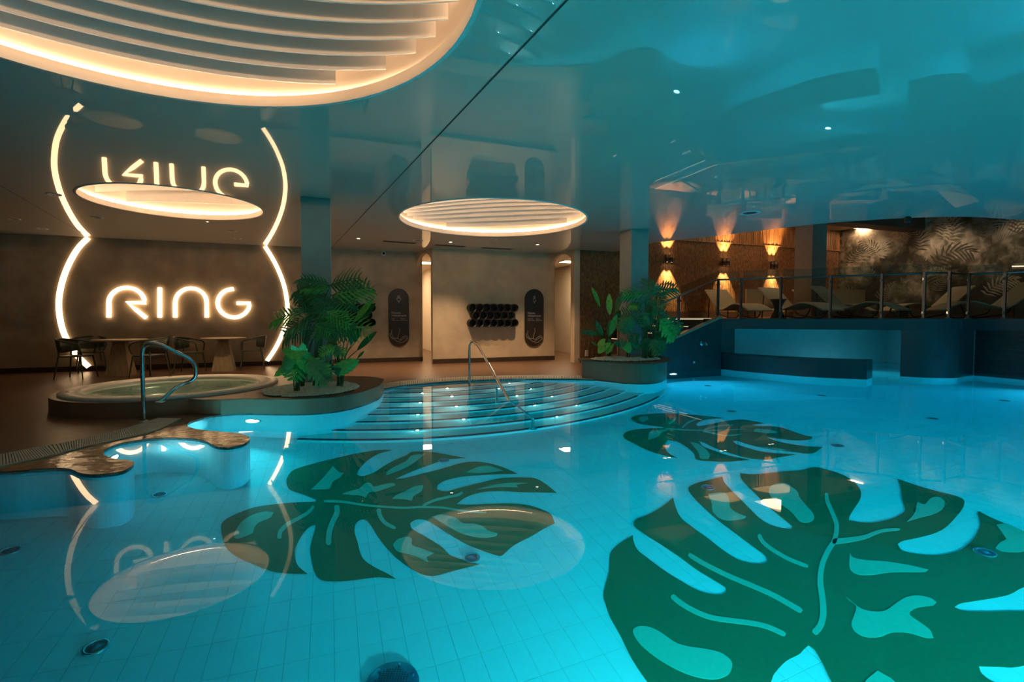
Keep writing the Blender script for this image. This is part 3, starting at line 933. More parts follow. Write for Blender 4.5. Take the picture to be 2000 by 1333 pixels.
p2 = MB().prism(pl2, -0.01, ZP2, bottom=False).build('planter_box', clad_m, origin=V((2.3, 9.7, 0)))
tag(p2, 'rounded brown planter at the pool edge beside the stair wall', 'planter')
MB().prism(offset_poly(pl2, -0.07)[::1], ZP2, ZP2 + 0.004, bottom=False, sides=False).build('soil', mat('soil', (0.10, 0.07, 0.05), 0.9), p2)
pebbles(V((2.27, 9.68, 0)), 0.70, 0.48, 0.25, ZP2 + 0.006, 2000, 'cream pebbles around the plants in the planter beside the stair')

# ================================================================== PLANTS
def lobed_leaf_mesh(name, L, W, nl, fill, droop, m, fwd=0.75):
    """pinnate or split leaf along +y, width along x"""
    mb = MB()
    for i in range(nl):
        f = (i + 0.6) / nl
        y = L * f * 0.95
        w = W * (math.sin(PI * min(1, 0.22 + 0.66 * f)) ** 0.8) * 0.5 * (1.0 + 0.16 * math.sin(i * 2.3))
        bw = L / nl * fill * 0.5
        for s in (-1, 1):
            pts = []
            for q, ww in ((0.0, 0.8), (0.45, 1.0), (0.8, 0.7), (1.0, 0.05)):
                x = s * w * q
                yy = y + fwd * w * q
                z = -droop * (f * f) * L - 0.35 * w * q * q + 0.06 * w * math.sin(q * PI)
                pts += [V((x, yy - bw * ww, z)), V((x, yy + bw * ww, z))]
            mb.add(pts, [(0, 1, 3, 2), (2, 3, 5, 4), (4, 5, 7, 6)], True)
    rib = [V((0, L * t, -droop * t * t * L)) for t in (0, .25, .5, .75, 1.0)]
    vs = []
    for k, p in enumerate(rib):
        w = W * 0.035 * (1 - 0.8 * k / 4)
        vs += [p - V((w, 0, -0.002)), p + V((w, 0, 0.002))]
    mb.add(vs, [(2 * k, 2 * k + 1, 2 * k + 3, 2 * k + 2) for k in range(4)], True)
    me = bpy.data.meshes.new(name); me.from_pydata([tuple(p) for p in mb.v], [], mb.f); me.polygons.foreach_set('use_smooth', mb.sm); me.materials.append(m); return me

def blade_leaf_mesh(name, L, W, m, cup=0.25, droop=0.12, heart=0.0, scallop=0.0):
    """simple leaf blade along +y; heart > 0 gives two rounded lobes at the base"""
    mb = MB(); N = 12
    rows = []
    for i in range(N + 1):
        f = i / N
        w = W * 0.5 * (math.sin(PI * f) ** 0.75 if heart == 0 else (math.sin(PI * (0.30 + 0.70 * f)) ** 0.8))
        if scallop: w *= 1 - scallop * (i % 2)
        yb = L * f
        row = []
        for q in (-1, -0.5, 0, 0.5, 1):
            y = yb - heart * L * abs(q) * (1 - f) ** 2
            row.append(V((q * w, y, -droop * L * f * f + cup * w * q * q - 0.25 * w * abs(q) ** 3)))
        rows.append(row)
    vs = [p for r in rows for p in r]
    fs = []
    for i in range(N):
        for k in range(4):
            fs.append((i * 5 + k, i * 5 + k + 1, (i + 1) * 5 + k + 1, (i + 1) * 5 + k))
    mb.add(vs, fs, True)
    me = bpy.data.meshes.new(name); me.from_pydata([tuple(p) for p in mb.v], [], mb.f); me.polygons.foreach_set('use_smooth', mb.sm); me.materials.append(m); return me

LEAF = {
    'P1': lobed_leaf_mesh('frond', 1.0, 0.80, 8, 0.62, 0.25, g1_m, 0.85), 'P2': lobed_leaf_mesh('frond_dark', 1.0, 0.80, 8, 0.62, 0.22, g2_m, 0.85), 'P3': lobed_leaf_mesh('frond_light', 1.0, 0.75, 10, 0.45, 0.30, g3_m, 0.55),
    'M1': lobed_leaf_mesh('split_leaf', 1.0, 0.92, 6, 0.92, 0.30, g1_m, 0.55), 'M2': lobed_leaf_mesh('split_leaf_dark', 1.0, 0.9, 6, 0.9, 0.25, g2_m, 0.55),
    'T1': blade_leaf_mesh('heart_leaf', 1.0, 0.80, g1_m, 0.2, 0.15, 0.30, 0.16), 'T2': blade_leaf_mesh('heart_leaf_dark', 1.0, 0.78, g2_m, 0.2, 0.18, 0.30, 0.16), 'T3': blade_leaf_mesh('heart_leaf_light', 1.0, 0.95, g3_m, 0.2, 0.12, 0.30),
    'S1': blade_leaf_mesh('paddle_leaf', 1.0, 0.28, g1_m, 0.35, 0.05), 'S2': blade_leaf_mesh('paddle_leaf_dark', 1.0, 0.28, g2_m, 0.35, 0.05), 'S3': blade_leaf_mesh('paddle_leaf_light', 1.0, 0.26, g3_m, 0.35, 0.05)}
PR = random.Random(11)
def plant(name, label, cat_group, base, leaves, conv, depth, dj=0.25, stem_r=0.009, tilt=0.55):
    """leaves: (kind, base_xy, tip_xy) in crop pixels; each leaf gets its own distance around the plant's stem"""
    t = thing(name, label, 'plant', base, cat_group)
    extra = []
    for (kind, a, b) in leaves:                       # fuller crown: some fronds get a darker neighbour
        if kind[0] in 'PM' and PR.random() < 0.6:
            j_ = lambda q, s: (q[0] + PR.uniform(-s, s), q[1] + PR.uniform(-s, s))
            extra.append((kind[0] + '2', j_(a, 30), j_(b, 45)))
    leaves = list(leaves) + extra
    for (kind, a, b) in leaves:
        dd = depth + PR.uniform(-dj, dj)
        A = gd(*conv(*a), dd); Bp = gd(*conv(*b), dd + PR.uniform(-0.16, 0.16))
        y = (Bp - A); L = y.length; y.normalize()
        view = (CAM - A).normalized()
        zc = (view - y * view.dot(y)).normalized()
        zc = (Matrix.Rotation(PR.uniform(-tilt, tilt), 3, y) @ zc)
        upb = V((0, 0, 1)); upb = upb - y * upb.dot(y)
        zc = (zc + upb * 0.55).normalized()
        x = y.cross(zc).normalized(); zc = x.cross(y)
        L *= 1.12 if kind[0] == 'P' else (0.92 if kind[0] == 'T' else 1.0)
        o = bpy.data.objects.new('leaf', LEAF[kind]); col.objects.link(o)
        o.parent = t
        M = Matrix(((x.x, y.x, zc.x), (x.y, y.y, zc.y), (x.z, y.z, zc.z))).to_4x4()
        k = L
        o.matrix_basis = Matrix.Translation(A - ORG[t]) @ M @ Matrix.Diagonal((k, k, k, 1))
        ra = PR.random() * 6.3; rr = PR.random() * 0.05
        root = base + V((math.cos(ra) * rr, math.sin(ra) * rr, -0.03))
        mid = root.lerp(A, 0.5) + V((0, 0, 0.18 * abs(A.z - root.z))) + (root - A) * 0.0
        mid.x = root.x + (A.x - root.x) * 0.35; mid.y = root.y + (A.y - root.y) * 0.35
        ps = smooth_path([root, mid, A], 5)
        n_ = len(ps)
        MB().tube(ps, [stem_r * (1 - 0.55 * i / n_) for i in range(n_)], 6, caps=False).build('stem', stem_m, t)
    return t
c1 = lambda x, y: (520 + x / 4.442, 500 + y / 4.442)
c2 = lambda x, y: (1110 + x / 5.554, 530 + y / 5.554)
def b1(x, y): return gz(*c1(x, y), ZP + 0.01)
def b2(x, y): return gz(*c2(x, y), ZP2 + 0.01)
plant('palm', 'tall feathery palm in the round planter by the whirlpool', 'plants of the round planter', b1(430, 1150), [
    ('P2', (540, 235), (325, 165)), ('P2', (560, 255), (755, 185)), ('P1', (560, 290), (350, 245)), ('P1', (580, 350), (850, 245)), ('P2', (520, 340), (280, 300)), ('P2', (450, 540), (340, 360)),
    ('P2', (480, 560), (290, 440)), ('P2', (560, 340), (760, 395)), ('P2', (600, 430), (470, 350)), ('P2', (590, 360), (560, 470))], c1, 6.80, 0.14)
plant('palm', 'broad low palm with drooping fronds in front of the tall one by the whirlpool', 'plants of the round planter', b1(300, 1150), [
    ('P1', (320, 500), (50, 515)), ('P2', (380, 540), (160, 630)), ('P1', (430, 545), (660, 505)), ('P3', (560, 540), (830, 610)), ('P2', (450, 590), (700, 640)), ('P2', (390, 590), (230, 720)),
    ('P1', (420, 590), (520, 660)), ('P2', (520, 590), (640, 690)), ('P2', (420, 500), (300, 470)), ('P2', (480, 560), (420, 700)), ('P2', (400, 480), (500, 420)), ('P1', (520, 480), (700, 560))], c1, 6.50, 0.14)
plant('taro', 'low plant with big heart leaves at the pebble edge by the whirlpool', 'plants of the round planter', b1(270, 1190), [
    ('T1', (300, 870), (120, 800)), ('M1', (300, 870), (240, 1080)), ('T1', (330, 900), (470, 1060)), ('T1', (240, 930), (40, 1040)), ('M1', (360, 900), (520, 1040)), ('T2', (300, 960), (330, 1090)), ('T2', (200, 900), (110, 1060)),
    ('T1', (280, 800), (350, 960)), ('M2', (200, 900), (130, 990))], c1, 6.15, 0.14)
plant('taro', 'leafy plant with one upright round leaf at the pool side of the round planter', 'plants of the round planter', b1(640, 1150), [
    ('T1', (650, 980), (820, 900)), ('M1', (600, 790), (450, 830)), ('M1', (560, 800), (680, 850)), ('T2', (560, 960), (480, 1060)), ('T2', (600, 960), (640, 1060)), ('M2', (520, 900), (560, 1020))], c1, 6.45, 0.12)
plant('strelitzia', 'tall plant with dark paddle leaves at the back of the round planter', 'plants of the round planter', b1(650, 1130), [
    ('S3', (760, 580), (925, 365)), ('S2', (790, 590), (945, 405)), ('S2', (735, 780), (760, 560)), ('S2', (765, 760), (825, 590)), ('S2', (785, 825), (955, 650)), ('S2', (790, 890), (850, 825)), ('S2', (600, 780), (580, 560)), ('S2', (700, 640), (690, 470)), ('S2', (610, 880), (570, 680))], c1, 6.85, 0.15, 0.010)
plant('strelitzia', 'plant with upright paddle leaves in front of the dark reed wall', 'plants of the stair planter', b2(440, 930), [
    ('S3', (345, 390), (258, 165)), ('S1', (450, 480), (440, 235)), ('S2', (510, 460), (580, 215)), ('S2', (345, 690), (130, 650)), ('S1', (450, 700), (530, 460)), ('S2', (380, 720), (300, 540)), ('S2', (440, 720), (450, 520)), ('S2', (500, 620), (570, 420)), ('S1', (330, 820), (245, 765))], c2, 9.75, 0.15, 0.012)
plant('palm', 'dark palm with spreading fronds against the pillar beside the stair', 'plants of the stair planter', b2(830, 960), [
    ('P1', (850, 240), (630, 215)), ('P2', (880, 250), (860, 80)), ('P2', (900, 230), (1145, 175)), ('P2', (930, 240), (1020, 320)), ('M1', (790, 390), (660, 345)), ('P2', (880, 360), (1065, 410)), ('P2', (830, 480), (610, 455)),
    ('M2', (850, 480), (760, 560)), ('P2', (900, 420), (1050, 500)), ('P2', (820, 440), (900, 560)), ('P2', (880, 300), (780, 350)), ('M2', (920, 330), (870, 480)), ('P2', (840, 290), (940, 190)), ('P2', (850, 560), (960, 640))], c2, 9.38, 0.14, 0.011)
plant('monstera', 'monstera with a large bright split leaf at the end of the stair planter', 'plants of the stair planter', b2(900, 955), [
    ('M1', (990, 520), (1205, 705)), ('M1', (680, 500), (600, 650)), ('M2', (930, 680), (1085, 750)), ('M2', (900, 740), (1000, 900)), ('M2', (880, 720), (820, 860)), ('M2', (960, 760), (1040, 860)), ('M2', (780, 690), (650, 720))], c2, 9.30, 0.15, 0.011)
plant('taro', 'low plant with yellow green round leaves at the left end of the stair planter', 'plants of the stair planter', b2(430, 935), [
    ('T3', (400, 780), (310, 900)), ('T3', (430, 790), (490, 880)), ('T3', (450, 800), (400, 910)), ('T2', (520, 770), (560, 840)), ('T3', (390, 780), (300, 800))], c2, 9.35, 0.10, 0.010)
plant('taro', 'small plant with green round leaves at the foot of the pillar beside the stair', 'plants of the stair planter', b2(640, 950), [
    ('T3', (630, 790), (670, 900)), ('T2', (700, 720), (760, 860)), ('T2', (600, 760), (560, 860)), ('M2', (740, 700), (640, 740)), ('T2', (720, 800), (780, 890))], c2, 9.15, 0.08, 0.010)

# ================================================================== RAILS
def arc_corner(pts, r=0.1, n=5):
    """round the corners of a polyline"""
    pts = [V(p) for p in pts]; out = [pts[0]]
    for i in range(1, len(pts) - 1):
        a, b, c = pts[i - 1], pts[i], pts[i + 1]
        ra = min(r, (a - b).length * 0.45); rc = min(r, (c - b).length * 0.45)
        p = b + (a - b).normalized() * ra; q = b + (c - b).normalized() * rc
        for k in range(n + 1):
            t = k / n
            out.append(p * (1 - t) ** 2 + b * 2 * t * (1 - t) + q * t * t)
    out.append(pts[-1]); return out
jb = gz(281, 823, ZD)
dj = jb.y
t = thing('whirlpool_handrail', 'bent chrome handrail reaching from the deck over the whirlpool rim', 'handrail', jb)
r0 = gz(281, 823, ZD); r1_ = gd(277, 676, dj); r2_ = gd(302, 668, dj); r3_ = gd(381, 706, dj + 0.25); r4_ = gd(384, 742, dj + 0.3); r5_ = gd(346, 753, dj + 0.22); r6_ = gz(313, 786, ZJ)
MB().tube(arc_corner([r0, r1_, r2_, r3_, r4_, r5_, r6_], 0.12), 0.021, 12).build('rail', chrome_m, t)
for p in (r0, r6_):
    MB().lathe([(0.0, 0.012), (0.045, 0.012), (0.05, 0.0)], p, 16).build('flange', chrome_m, t)
hb = rf(917, 751, step_z(1)); hm = rf(970, 786, step_z(4)); hl = rf(1041, 838, step_z(8))
t = thing('step_handrail', 'slanting chrome handrail descending into the water on the curved pool steps', 'handrail', hb)
top0 = V((hb.x, hb.y, gd(917, 668, hb.y).z))
top1 = gd(930, 669, hb.y - 0.12)
wl = gz(1003, 781, 0)
low = wl + (wl - top1) * (((hl - wl).xy.length) / ((wl - top1).xy.length)); low = V((hl.x, hl.y, low.z))
MB().tube(arc_corner([hb, top0, top1, low, hl], 0.14), 0.021, 12).build('rail', chrome_m, t)
f_ = (hm - top1).xy.length / (low - top1).xy.length
MB().cyl(hm, V((hm.x, hm.y, top1.z + (low.z - top1.z) * f_)), 0.019, 12).build('post', chrome_m, t)
for p in (hb, hm, hl):
    MB().lathe([(0.0, 0.012), (0.05, 0.012), (0.056, 0.0)], p, 16).build('flange', chrome_m, t)

# ================================================================== MOSAIC LEAVES ON THE POOL FLOOR
def poly_flat(mb, pts, z, smooth_n=3):
    P = [rf(x, y, ZF) for x, y in pts]
    P = [V((p.x, p.y, 0)) for p in P]
    mb.prism(P, ZF + z - 0.002, ZF + z, bottom=False)
def vein_poly(pts, w0, w1):
    ps = smooth_path([V((x, y, 0)) for x, y in pts], 4)
    L, R = [], []
    m = len(ps)
    for i, p in enumerate(ps):
        d = (ps[min(i + 1, m - 1)] - ps[max(i - 1, 0)]).normalized(); nn = V((-d.y, d.x, 0))
        w = (w0 + (w1 - w0) * i / (m - 1)) / 2
        if i in (0, m - 1): w *= 0.6
        L.append(p + nn * w); R.append(p - nn * w)
    return [(p.x, p.y) for p in L + R[::-1]]
def rounded(pts, n=3):
    """light rounding of a traced outline (keeps sharp tips)"""
    out = []; m = len(pts)
    P = [V((x, y, 0)) for x, y in pts]
    for i in range(m):
        p0, p1, p2, p3 = P[i - 1], P[i], P[(i + 1) % m], P[(i + 2) % m]
        def tang(a, b, c):
            u, v = (b - a), (c - b)
            if u.length < 1e-6 or v.length < 1e-6 or u.angle(v) > 1.25: return None
            return (c - a) * 0.5
        t1 = tang(p0, p1, p2); t2 = tang(p1, p2, p3)
        ch = p2 - p1
        if t1 is None: t1 = ch
        if t2 is None: t2 = ch
        if t1.length > ch.length * 1.2: t1 = t1.normalized() * ch.length * 1.2
        if t2.length > ch.length * 1.2: t2 = t2.normalized() * ch.length * 1.2
        for k in range(n):
            t = k / n
            h = p1 * (2 * t ** 3 - 3 * t * t + 1) + t1 * (t ** 3 - 2 * t * t + t) + p2 * (-2 * t ** 3 + 3 * t * t) + t2 * (t ** 3 - t * t)
            out.append((h.x, h.y))
    return out
def mosaic(label, conv, outline, patches, veins):
    c = conv(*outline[0]); p0 = rf(*c, ZF)
    t = thing('leaf_mosaic', label, 'mosaic', p0)
    mb = MB(); poly_flat(mb, rounded([conv(*p) for p in outline]), 0.004); mb.build('leaf_blade', leafd_m, t)
    for pp in patches:
        mb = MB(); poly_flat(mb, rounded([conv(*p) for p in pp]), 0.0065); mb.build('light_patch', leafl_m, t)
    for (pp, w0, w1) in veins:
        k = (conv(100, 0)[0] - conv(0, 0)[0]) / 100
        mb = MB(); poly_flat(mb, vein_poly([conv(*p) for p in pp], w0 * k, w1 * k), 0.0065); mb.build('vein', leafl_m, t)
    return t
cA = lambda x, y: (400 + x / 2.8186, 860 + y / 2.8186)
cB = lambda x, y: (1150 + x / 2.5, 800 + y / 2.5)
cC = lambda x, y: (1200 + x / 2.5, 700 + y / 2.5)
A_out = [(612, 330), (540, 300), (470, 275), (450, 240), (455, 205), (490, 165), (600, 130), (720, 100), (850, 72), (960, 55), (1035, 55), (960, 75), (900, 110), (855, 155), (836, 190), (865, 200), (930, 180), (1000, 135), (1060, 105), (1110, 85), (1140, 65), (1230, 65), (1330, 80), (1440, 100),
         (1340, 107), (1260, 130), (1150, 170), (1045, 216), (1100, 210), (1200, 185), (1300, 160), (1400, 130), (1480, 120), (1560, 128), (1640, 150), (1722, 187), (1600, 190), (1500, 195), (1400, 205), (1320, 225), (1282, 250), (1280, 275), (1330, 283), (1400, 265), (1480, 245), (1560, 225), (1640, 210), (1750, 207), (1820, 212), (1880, 245), (1937, 292),
         (1860, 290), (1740, 288), (1620, 282), (1520, 290), (1440, 315), (1385, 354), (1450, 357), (1560, 353), (1680, 350), (1780, 360), (1860, 385), (1905, 410), (1927, 460), (1870, 488), (1800, 530), (1740, 560), (1690, 590), (1640, 635), (1620, 640), (1540, 615), (1450, 580), (1380, 540), (1320, 505), (1260, 465), (1210, 440), (1160, 440), (1130, 460), (1140, 490),
         (1200, 525), (1260, 560), (1310, 595), (1350, 635), (1400, 655), (1450, 670), (1512, 687), (1440, 705), (1360, 725), (1290, 745), (1240, 750), (1180, 735), (1120, 700), (1060, 655), (1000, 595), (950, 530), (920, 480), (890, 445), (860, 440), (830, 465), (825, 510), (840, 560), (855, 620), (880, 665), (940, 705), (1000, 735), (1052, 766),
         (960, 757), (880, 765), (800, 775), (720, 780), (650, 775), (620, 755), (600, 715), (585, 650), (580, 600), (590, 550), (605, 500), (611, 468), (585, 475), (550, 505), (520, 550), (498, 600), (498, 650), (510, 690), (535, 715), (564, 739), (480, 737), (400, 730), (340, 715), (270, 685), (200, 655), (130, 610), (105, 560), (92, 510), (92, 465), (120, 435), (180, 405), (260, 375), (340, 360), (430, 350), (520, 343), (608, 340)]
A_p = [[(705, 143), (735, 175), (765, 183), (740, 210), (705, 230), (690, 265), (670, 272), (583, 275), (610, 250), (650, 210), (685, 170)],
       [(885, 238), (915, 240), (930, 258), (985, 245), (1040, 238), (1050, 250), (1000, 268), (945, 285), (905, 290), (885, 320), (860, 308), (800, 303), (755, 298), (790, 285), (850, 268)],
       [(1205, 250), (1190, 285), (1150, 310), (1140, 337), (1100, 328), (1030, 325), (1060, 302), (1110, 280), (1160, 255)],
       [(1140, 85), (1190, 80), (1215, 75), (1180, 105), (1130, 140), (1080, 165), (1030, 185), (997, 197), (1010, 170), (1060, 140), (1110, 115)],
       [(1440, 178), (1480, 158), (1520, 145), (1570, 145), (1645, 170), (1560, 180), (1490, 183)],
       [(1490, 275), (1580, 250), (1680, 237), (1780, 238), (1715, 247), (1725, 262), (1650, 260), (1570, 265)],
       [(165, 510), (200, 455), (260, 415), (330, 395), (380, 400), (360, 430), (300, 455), (275, 480), (265, 510), (240, 525), (200, 540), (175, 545), (160, 530)],
       [(1250, 425), (1300, 412), (1380, 430), (1420, 460), (1480, 462), (1530, 478), (1560, 500), (1610, 515), (1605, 530), (1550, 540), (1480, 535), (1410, 515), (1360, 490), (1300, 455)],
       [(1035, 580), (1060, 550), (1110, 535), (1140, 545), (1140, 580), (1180, 595), (1262, 625), (1220, 645), (1230, 675), (1180, 650), (1120, 630), (1060, 615)]]
A_v = [([(655, 338), (760, 342), (880, 360), (1000, 370), (1100, 375), (1200, 370), (1320, 375), (1420, 392), (1550, 402)], 13, 9), ([(1200, 364), (1260, 335), (1340, 315), (1390, 305), (1420, 290)], 12, 16),
       ([(725, 360), (728, 400), (705, 450), (685, 510), (680, 580)], 28, 30), ([(957, 380), (965, 420), (995, 460), (1050, 488)], 26, 18), ([(600, 365), (570, 400), (520, 430), (450, 470), (415, 510), (410, 545)], 16, 24)]
mosaic('dark green monstera leaf mosaic on the pool floor below the curved steps', cA, A_out, A_p, A_v)
R_ = lambda x, y: ((x - 1150) * 2.5, (y - 800) * 2.5)     # plain pixel -> crop B
B_out = [(285, 1333), (210, 1220), (150, 1100), (105, 1020), (85, 960), (72, 915), (85, 850), (100, 790), (105, 710), (140, 665), (215, 617), (220, 650), (240, 690), (290, 730), (370, 790), (450, 840), (520, 880), (590, 903), (650, 905), (673, 893), (665, 870), (600, 830), (520, 780), (440, 720), (350, 660), (270, 610), (225, 575), (218, 555), (240, 535), (300, 510), (360, 475), (412, 433),
         (425, 480), (450, 530), (510, 580), (580, 630), (650, 685), (720, 730), (790, 752), (850, 755), (872, 745), (860, 715), (800, 670), (720, 610), (640, 550), (570, 490), (520, 440), (488, 400), (490, 380), (530, 360), (590, 345), (652, 330), (660, 355), (690, 390), (740, 440), (790, 490), (830, 530), (880, 562), (940, 580), (985, 585), (995, 575), (980, 560), (930, 520), (870, 470), (810, 410), (770, 370), (745, 340), (738, 313),
         (800, 318), (880, 312), (960, 303), (1040, 297), (1105, 283), (1180, 300), (1250, 325), (1300, 360), (1328, 400), (1325, 440), (1300, 480), (1275, 520), (1270, 543), (1330, 553), (1400, 553), (1480, 535), (1530, 510), (1545, 490), (1530, 440), (1525, 390), (1507, 340), (1580, 365), (1660, 390), (1740, 410), (1827, 438), (1828, 480), (1790, 530), (1740, 580), (1680, 610), (1600, 630), (1530, 645), (1508, 660), (1530, 690), (1590, 705), (1680, 714), (1760, 705), (1820, 685), (1870, 645), (1900, 600), (1912, 560), (1900, 510), (1905, 498),
         R_(1930, 1009), R_(2000, 1040), R_(2085, 1078), R_(2100, 1110), R_(2050, 1138), R_(2000, 1148), R_(1968, 1164), R_(1900, 1176), R_(1876, 1180), R_(1864, 1187), R_(1880, 1194), R_(1920, 1196), R_(2000, 1195), R_(2070, 1200), R_(2120, 1260), R_(2050, 1285), R_(1990, 1304), R_(1950, 1304), R_(1912, 1303), R_(1918, 1318), R_(1945, 1335), R_(2000, 1350), R_(2060, 1372), R_(2000, 1440), R_(1870, 1500), R_(1740, 1490), R_(1690, 1420), R_(1650, 1365), R_(1624, 1333), R_(1608, 1300), R_(1592, 1272), R_(1579, 1262),
         R_(1570, 1270), R_(1560, 1280), R_(1535, 1293), R_(1512, 1318), R_(1506, 1333), R_(1480, 1380), R_(1430, 1440), R_(1370, 1450), R_(1310, 1390)]
B_p = [[(215, 1090), (235, 1065), (280, 1062), (330, 1080), (370, 1105), (420, 1140), (480, 1160), (560, 1172), (640, 1190), (690, 1225), (700, 1260), (680, 1300), (630, 1320), (570, 1320), (490, 1300), (400, 1260), (320, 1210), (250, 1150)],
       [(582, 415), (600, 460), (605, 500), (640, 535), (690, 545), (760, 535), (768, 525), (720, 505), (690, 480), (685, 440), (660, 408)],
       [(880, 390), (900, 370), (950, 360), (990, 380), (1020, 405), (1028, 430), (1060, 470), (1095, 510), (1098, 540), (1070, 555), (1030, 550), (1000, 515), (960, 480), (910, 450), (885, 420)],
       [(1275, 703), (1290, 725), (1350, 738), (1450, 745), (1560, 762), (1658, 785), (1640, 797), (1540, 797), (1460, 800), (1400, 810), (1330, 812), (1290, 800), (1272, 770)],
       [(1255, 917), (1300, 955), (1340, 980), (1400, 990), (1450, 985), (1500, 950), (1550, 920), (1610, 912), (1670, 925), (1697, 945), (1680, 960), (1610, 970), (1570, 990), (1570, 1010), (1620, 1045), (1665, 1080), (1683, 1120), (1640, 1118), (1560, 1095), (1480, 1093), (1420, 1115), (1350, 1115), (1300, 1090), (1282, 1050), (1295, 1010), (1305, 965), (1270, 935)],
       [(1553, 551), (1590, 510), (1600, 470), (1605, 453), (1640, 465), (1670, 435), (1710, 430), (1738, 455), (1725, 490), (1680, 515), (1620, 530)],
       [(1410, 1280), (1500, 1340), (1480, 1420), (1360, 1400), (1345, 1340)],
       [R_(1946, 1026), R_(1964, 1024), R_(1984, 1032), R_(2010, 1044), R_(2030, 1065), R_(2000, 1078), R_(1984, 1080), R_(1956, 1078), R_(1944, 1072), R_(1952, 1062), R_(1966, 1054), R_(1956, 1040)]]
B_v = [([(405, 912), (450, 950), (520, 990), (600, 1020), (700, 1035), (800, 1048), (880, 1068), (960, 1105)], 26, 24), ([(487, 710), (560, 755), (680, 815), (800, 865), (900, 910), (980, 955), (1040, 990)], 22, 26), ([(830, 612), (850, 650), (900, 690), (980, 735), (1070, 770)], 20, 18),
       ([(1098, 1098), (1130, 1060), (1145, 1000), (1140, 920), (1130, 840), (1140, 760), (1170, 690), (1200, 640), (1210, 570), (1190, 510), (1165, 450), (1160, 410)], 34, 18), ([(1190, 648), (1270, 640), (1350, 625), (1430, 595), (1520, 588)], 30, 12)]
mosaic('very large dark green monstera leaf mosaic on the pool floor with a pale forked midrib', cB, B_out, B_p, B_v)
C_out = [(240, 338), (180, 330), (120, 320), (88, 303), (83, 291), (110, 280), (180, 272), (260, 270), (340, 273), (420, 280), (542, 293), (480, 297), (430, 305), (398, 322), (410, 332), (460, 325), (540, 308), (620, 300), (680, 308), (732, 318), (668, 326), (700, 331), (790, 335), (850, 350), (910, 372), (967, 385), (955, 398), (880, 402), (800, 394), (742, 386), (780, 402), (860, 420), (940, 431), (1017, 435), (965, 466), (880, 460), (800, 450), (720, 438), (640, 418), (600, 405), (577, 405), (595, 420), (660, 442), (740, 460), (887, 471), (800, 486), (740, 497), (660, 490), (580, 470), (500, 443), (440, 415), (413, 405), (435, 432), (500, 457), (560, 477), (662, 497), (560, 506), (470, 504), (400, 496), (390, 470), (360, 440), (320, 415), (290, 405), (260, 400), (247, 425), (252, 450), (272, 470), (310, 489), (220, 470), (150, 445), (90, 415), (52, 395), (42, 378), (60, 360), (110, 348), (180, 343), (238, 342)]
C_p = [[(120, 287), (158, 285), (168, 298), (140, 312), (118, 302)], [(163, 400), (175, 360), (220, 352), (262, 350), (230, 365), (210, 385)], [(368, 408), (410, 420), (440, 440), (466, 470), (460, 492), (420, 490), (410, 460), (385, 430)], [(690, 345), (770, 352), (800, 365), (740, 368), (680, 358)], [(700, 432), (790, 440), (860, 452), (800, 448)]]
C_v = [([(250, 345), (330, 350), (420, 353), (520, 352), (640, 346)], 7, 4), ([(265, 322), (290, 305), (300, 290)], 9, 9), ([(330, 342), (360, 315), (402, 298)], 9, 6), ([(440, 348), (520, 330), (580, 328)], 7, 5), ([(430, 356), (540, 378), (620, 372)], 9, 5)]
mosaic('small dark green monstera leaf mosaic on the pool floor in front of the stair planter', cC, C_out, C_p, C_v)

# ================================================================== POOL FLOOR FITTINGS
def inlet(x, y, r, label, zf=ZF + 0.004):
    p = rf(x, y, zf)
    t = thing('pool_inlet', label, 'inlet', p, 'inlet nozzles on the pool floor')
    MB().lathe([(r, 0.0), (r, 0.010), (r * 0.82, 0.016), (r * 0.70, 0.010), (r * 0.70, 0.003)], p, 20).build('ring', chrome_m, t)
    MB().lathe([(r * 0.7, 0.004), (r * 0.35, 0.006), (r * 0.3, 0.014), (0.0, 0.016)], p, 20).build('cap', drain_m, t)
for (x, y, r, lb) in [(187, 1266, 0.062, 'on bare tiles between the brown lobes and the large drain'), (921, 1091, 0.062, 'at the lowest tip of the leaf mosaic below the steps'), (1383, 953, 0.062, 'on the first lobe of the very large leaf mosaic'),
                      (1924, 1080, 0.062, 'on the last lobe of the very large leaf mosaic'), (867, 900, 0.062, 'beside the upper tip of the leaf mosaic below the steps'), (20, 1077, 0.062, 'on bare tiles near the pool wall below the slatted grating'),
                      (312, 967, 0.062, 'between the two brown lobes'), (1636, 871, 0.07, 'just beyond the tips of the small leaf mosaic'), (1821, 818, 0.07, 'in front of the curved column'), (1429, 804, 0.07, 'between the small leaf mosaic and the stair wall'),
                      (1605, 773, 0.07, 'before the middle of the low wall in the water'), (1962, 783, 0.07, 'in front of the dark slatted pool wall'), (1382, 754, 0.07, 'in the corner of stair wall and low wall')]:
    inlet(x, y, r, 'steel inlet nozzle ' + lb)
p = rf(766, 1338, ZF + 0.002)
t = thing('floor_drain', 'large round dark drain cover on the pool floor', 'drain', p)
MB().lathe([(0.135, 0.0), (0.132, 0.012), (0.12, 0.022), (0.0, 0.030)], p, 32).build('cover', mat('drain_cover_blue', (0.03, 0.07, 0.12), 0.4, var=0.2, scale=60), t)
for i in range(6):
    a = i * PI / 3 + 0.4
    MB().lathe([(0.0, 0.006), (0.007, 0.004), (0.008, 0.0)], p + V((math.cos(a) * 0.105, math.sin(a) * 0.105, 0.024)), 8).build('screw', chrome_m, t)
mg = MB()
for i in range(-6, 7):
    for j in range(-6, 7):
        if i * i + j * j <= 36: mg.lathe([(0.004, 0.0), (0.0, 0.0005)], p + V((i * 0.014, j * 0.014, 0.0305 - 0.0001 * (i * i + j * j) * 1.2)), 5)
mg.build('perforation', black_m, t, kind='stuff')

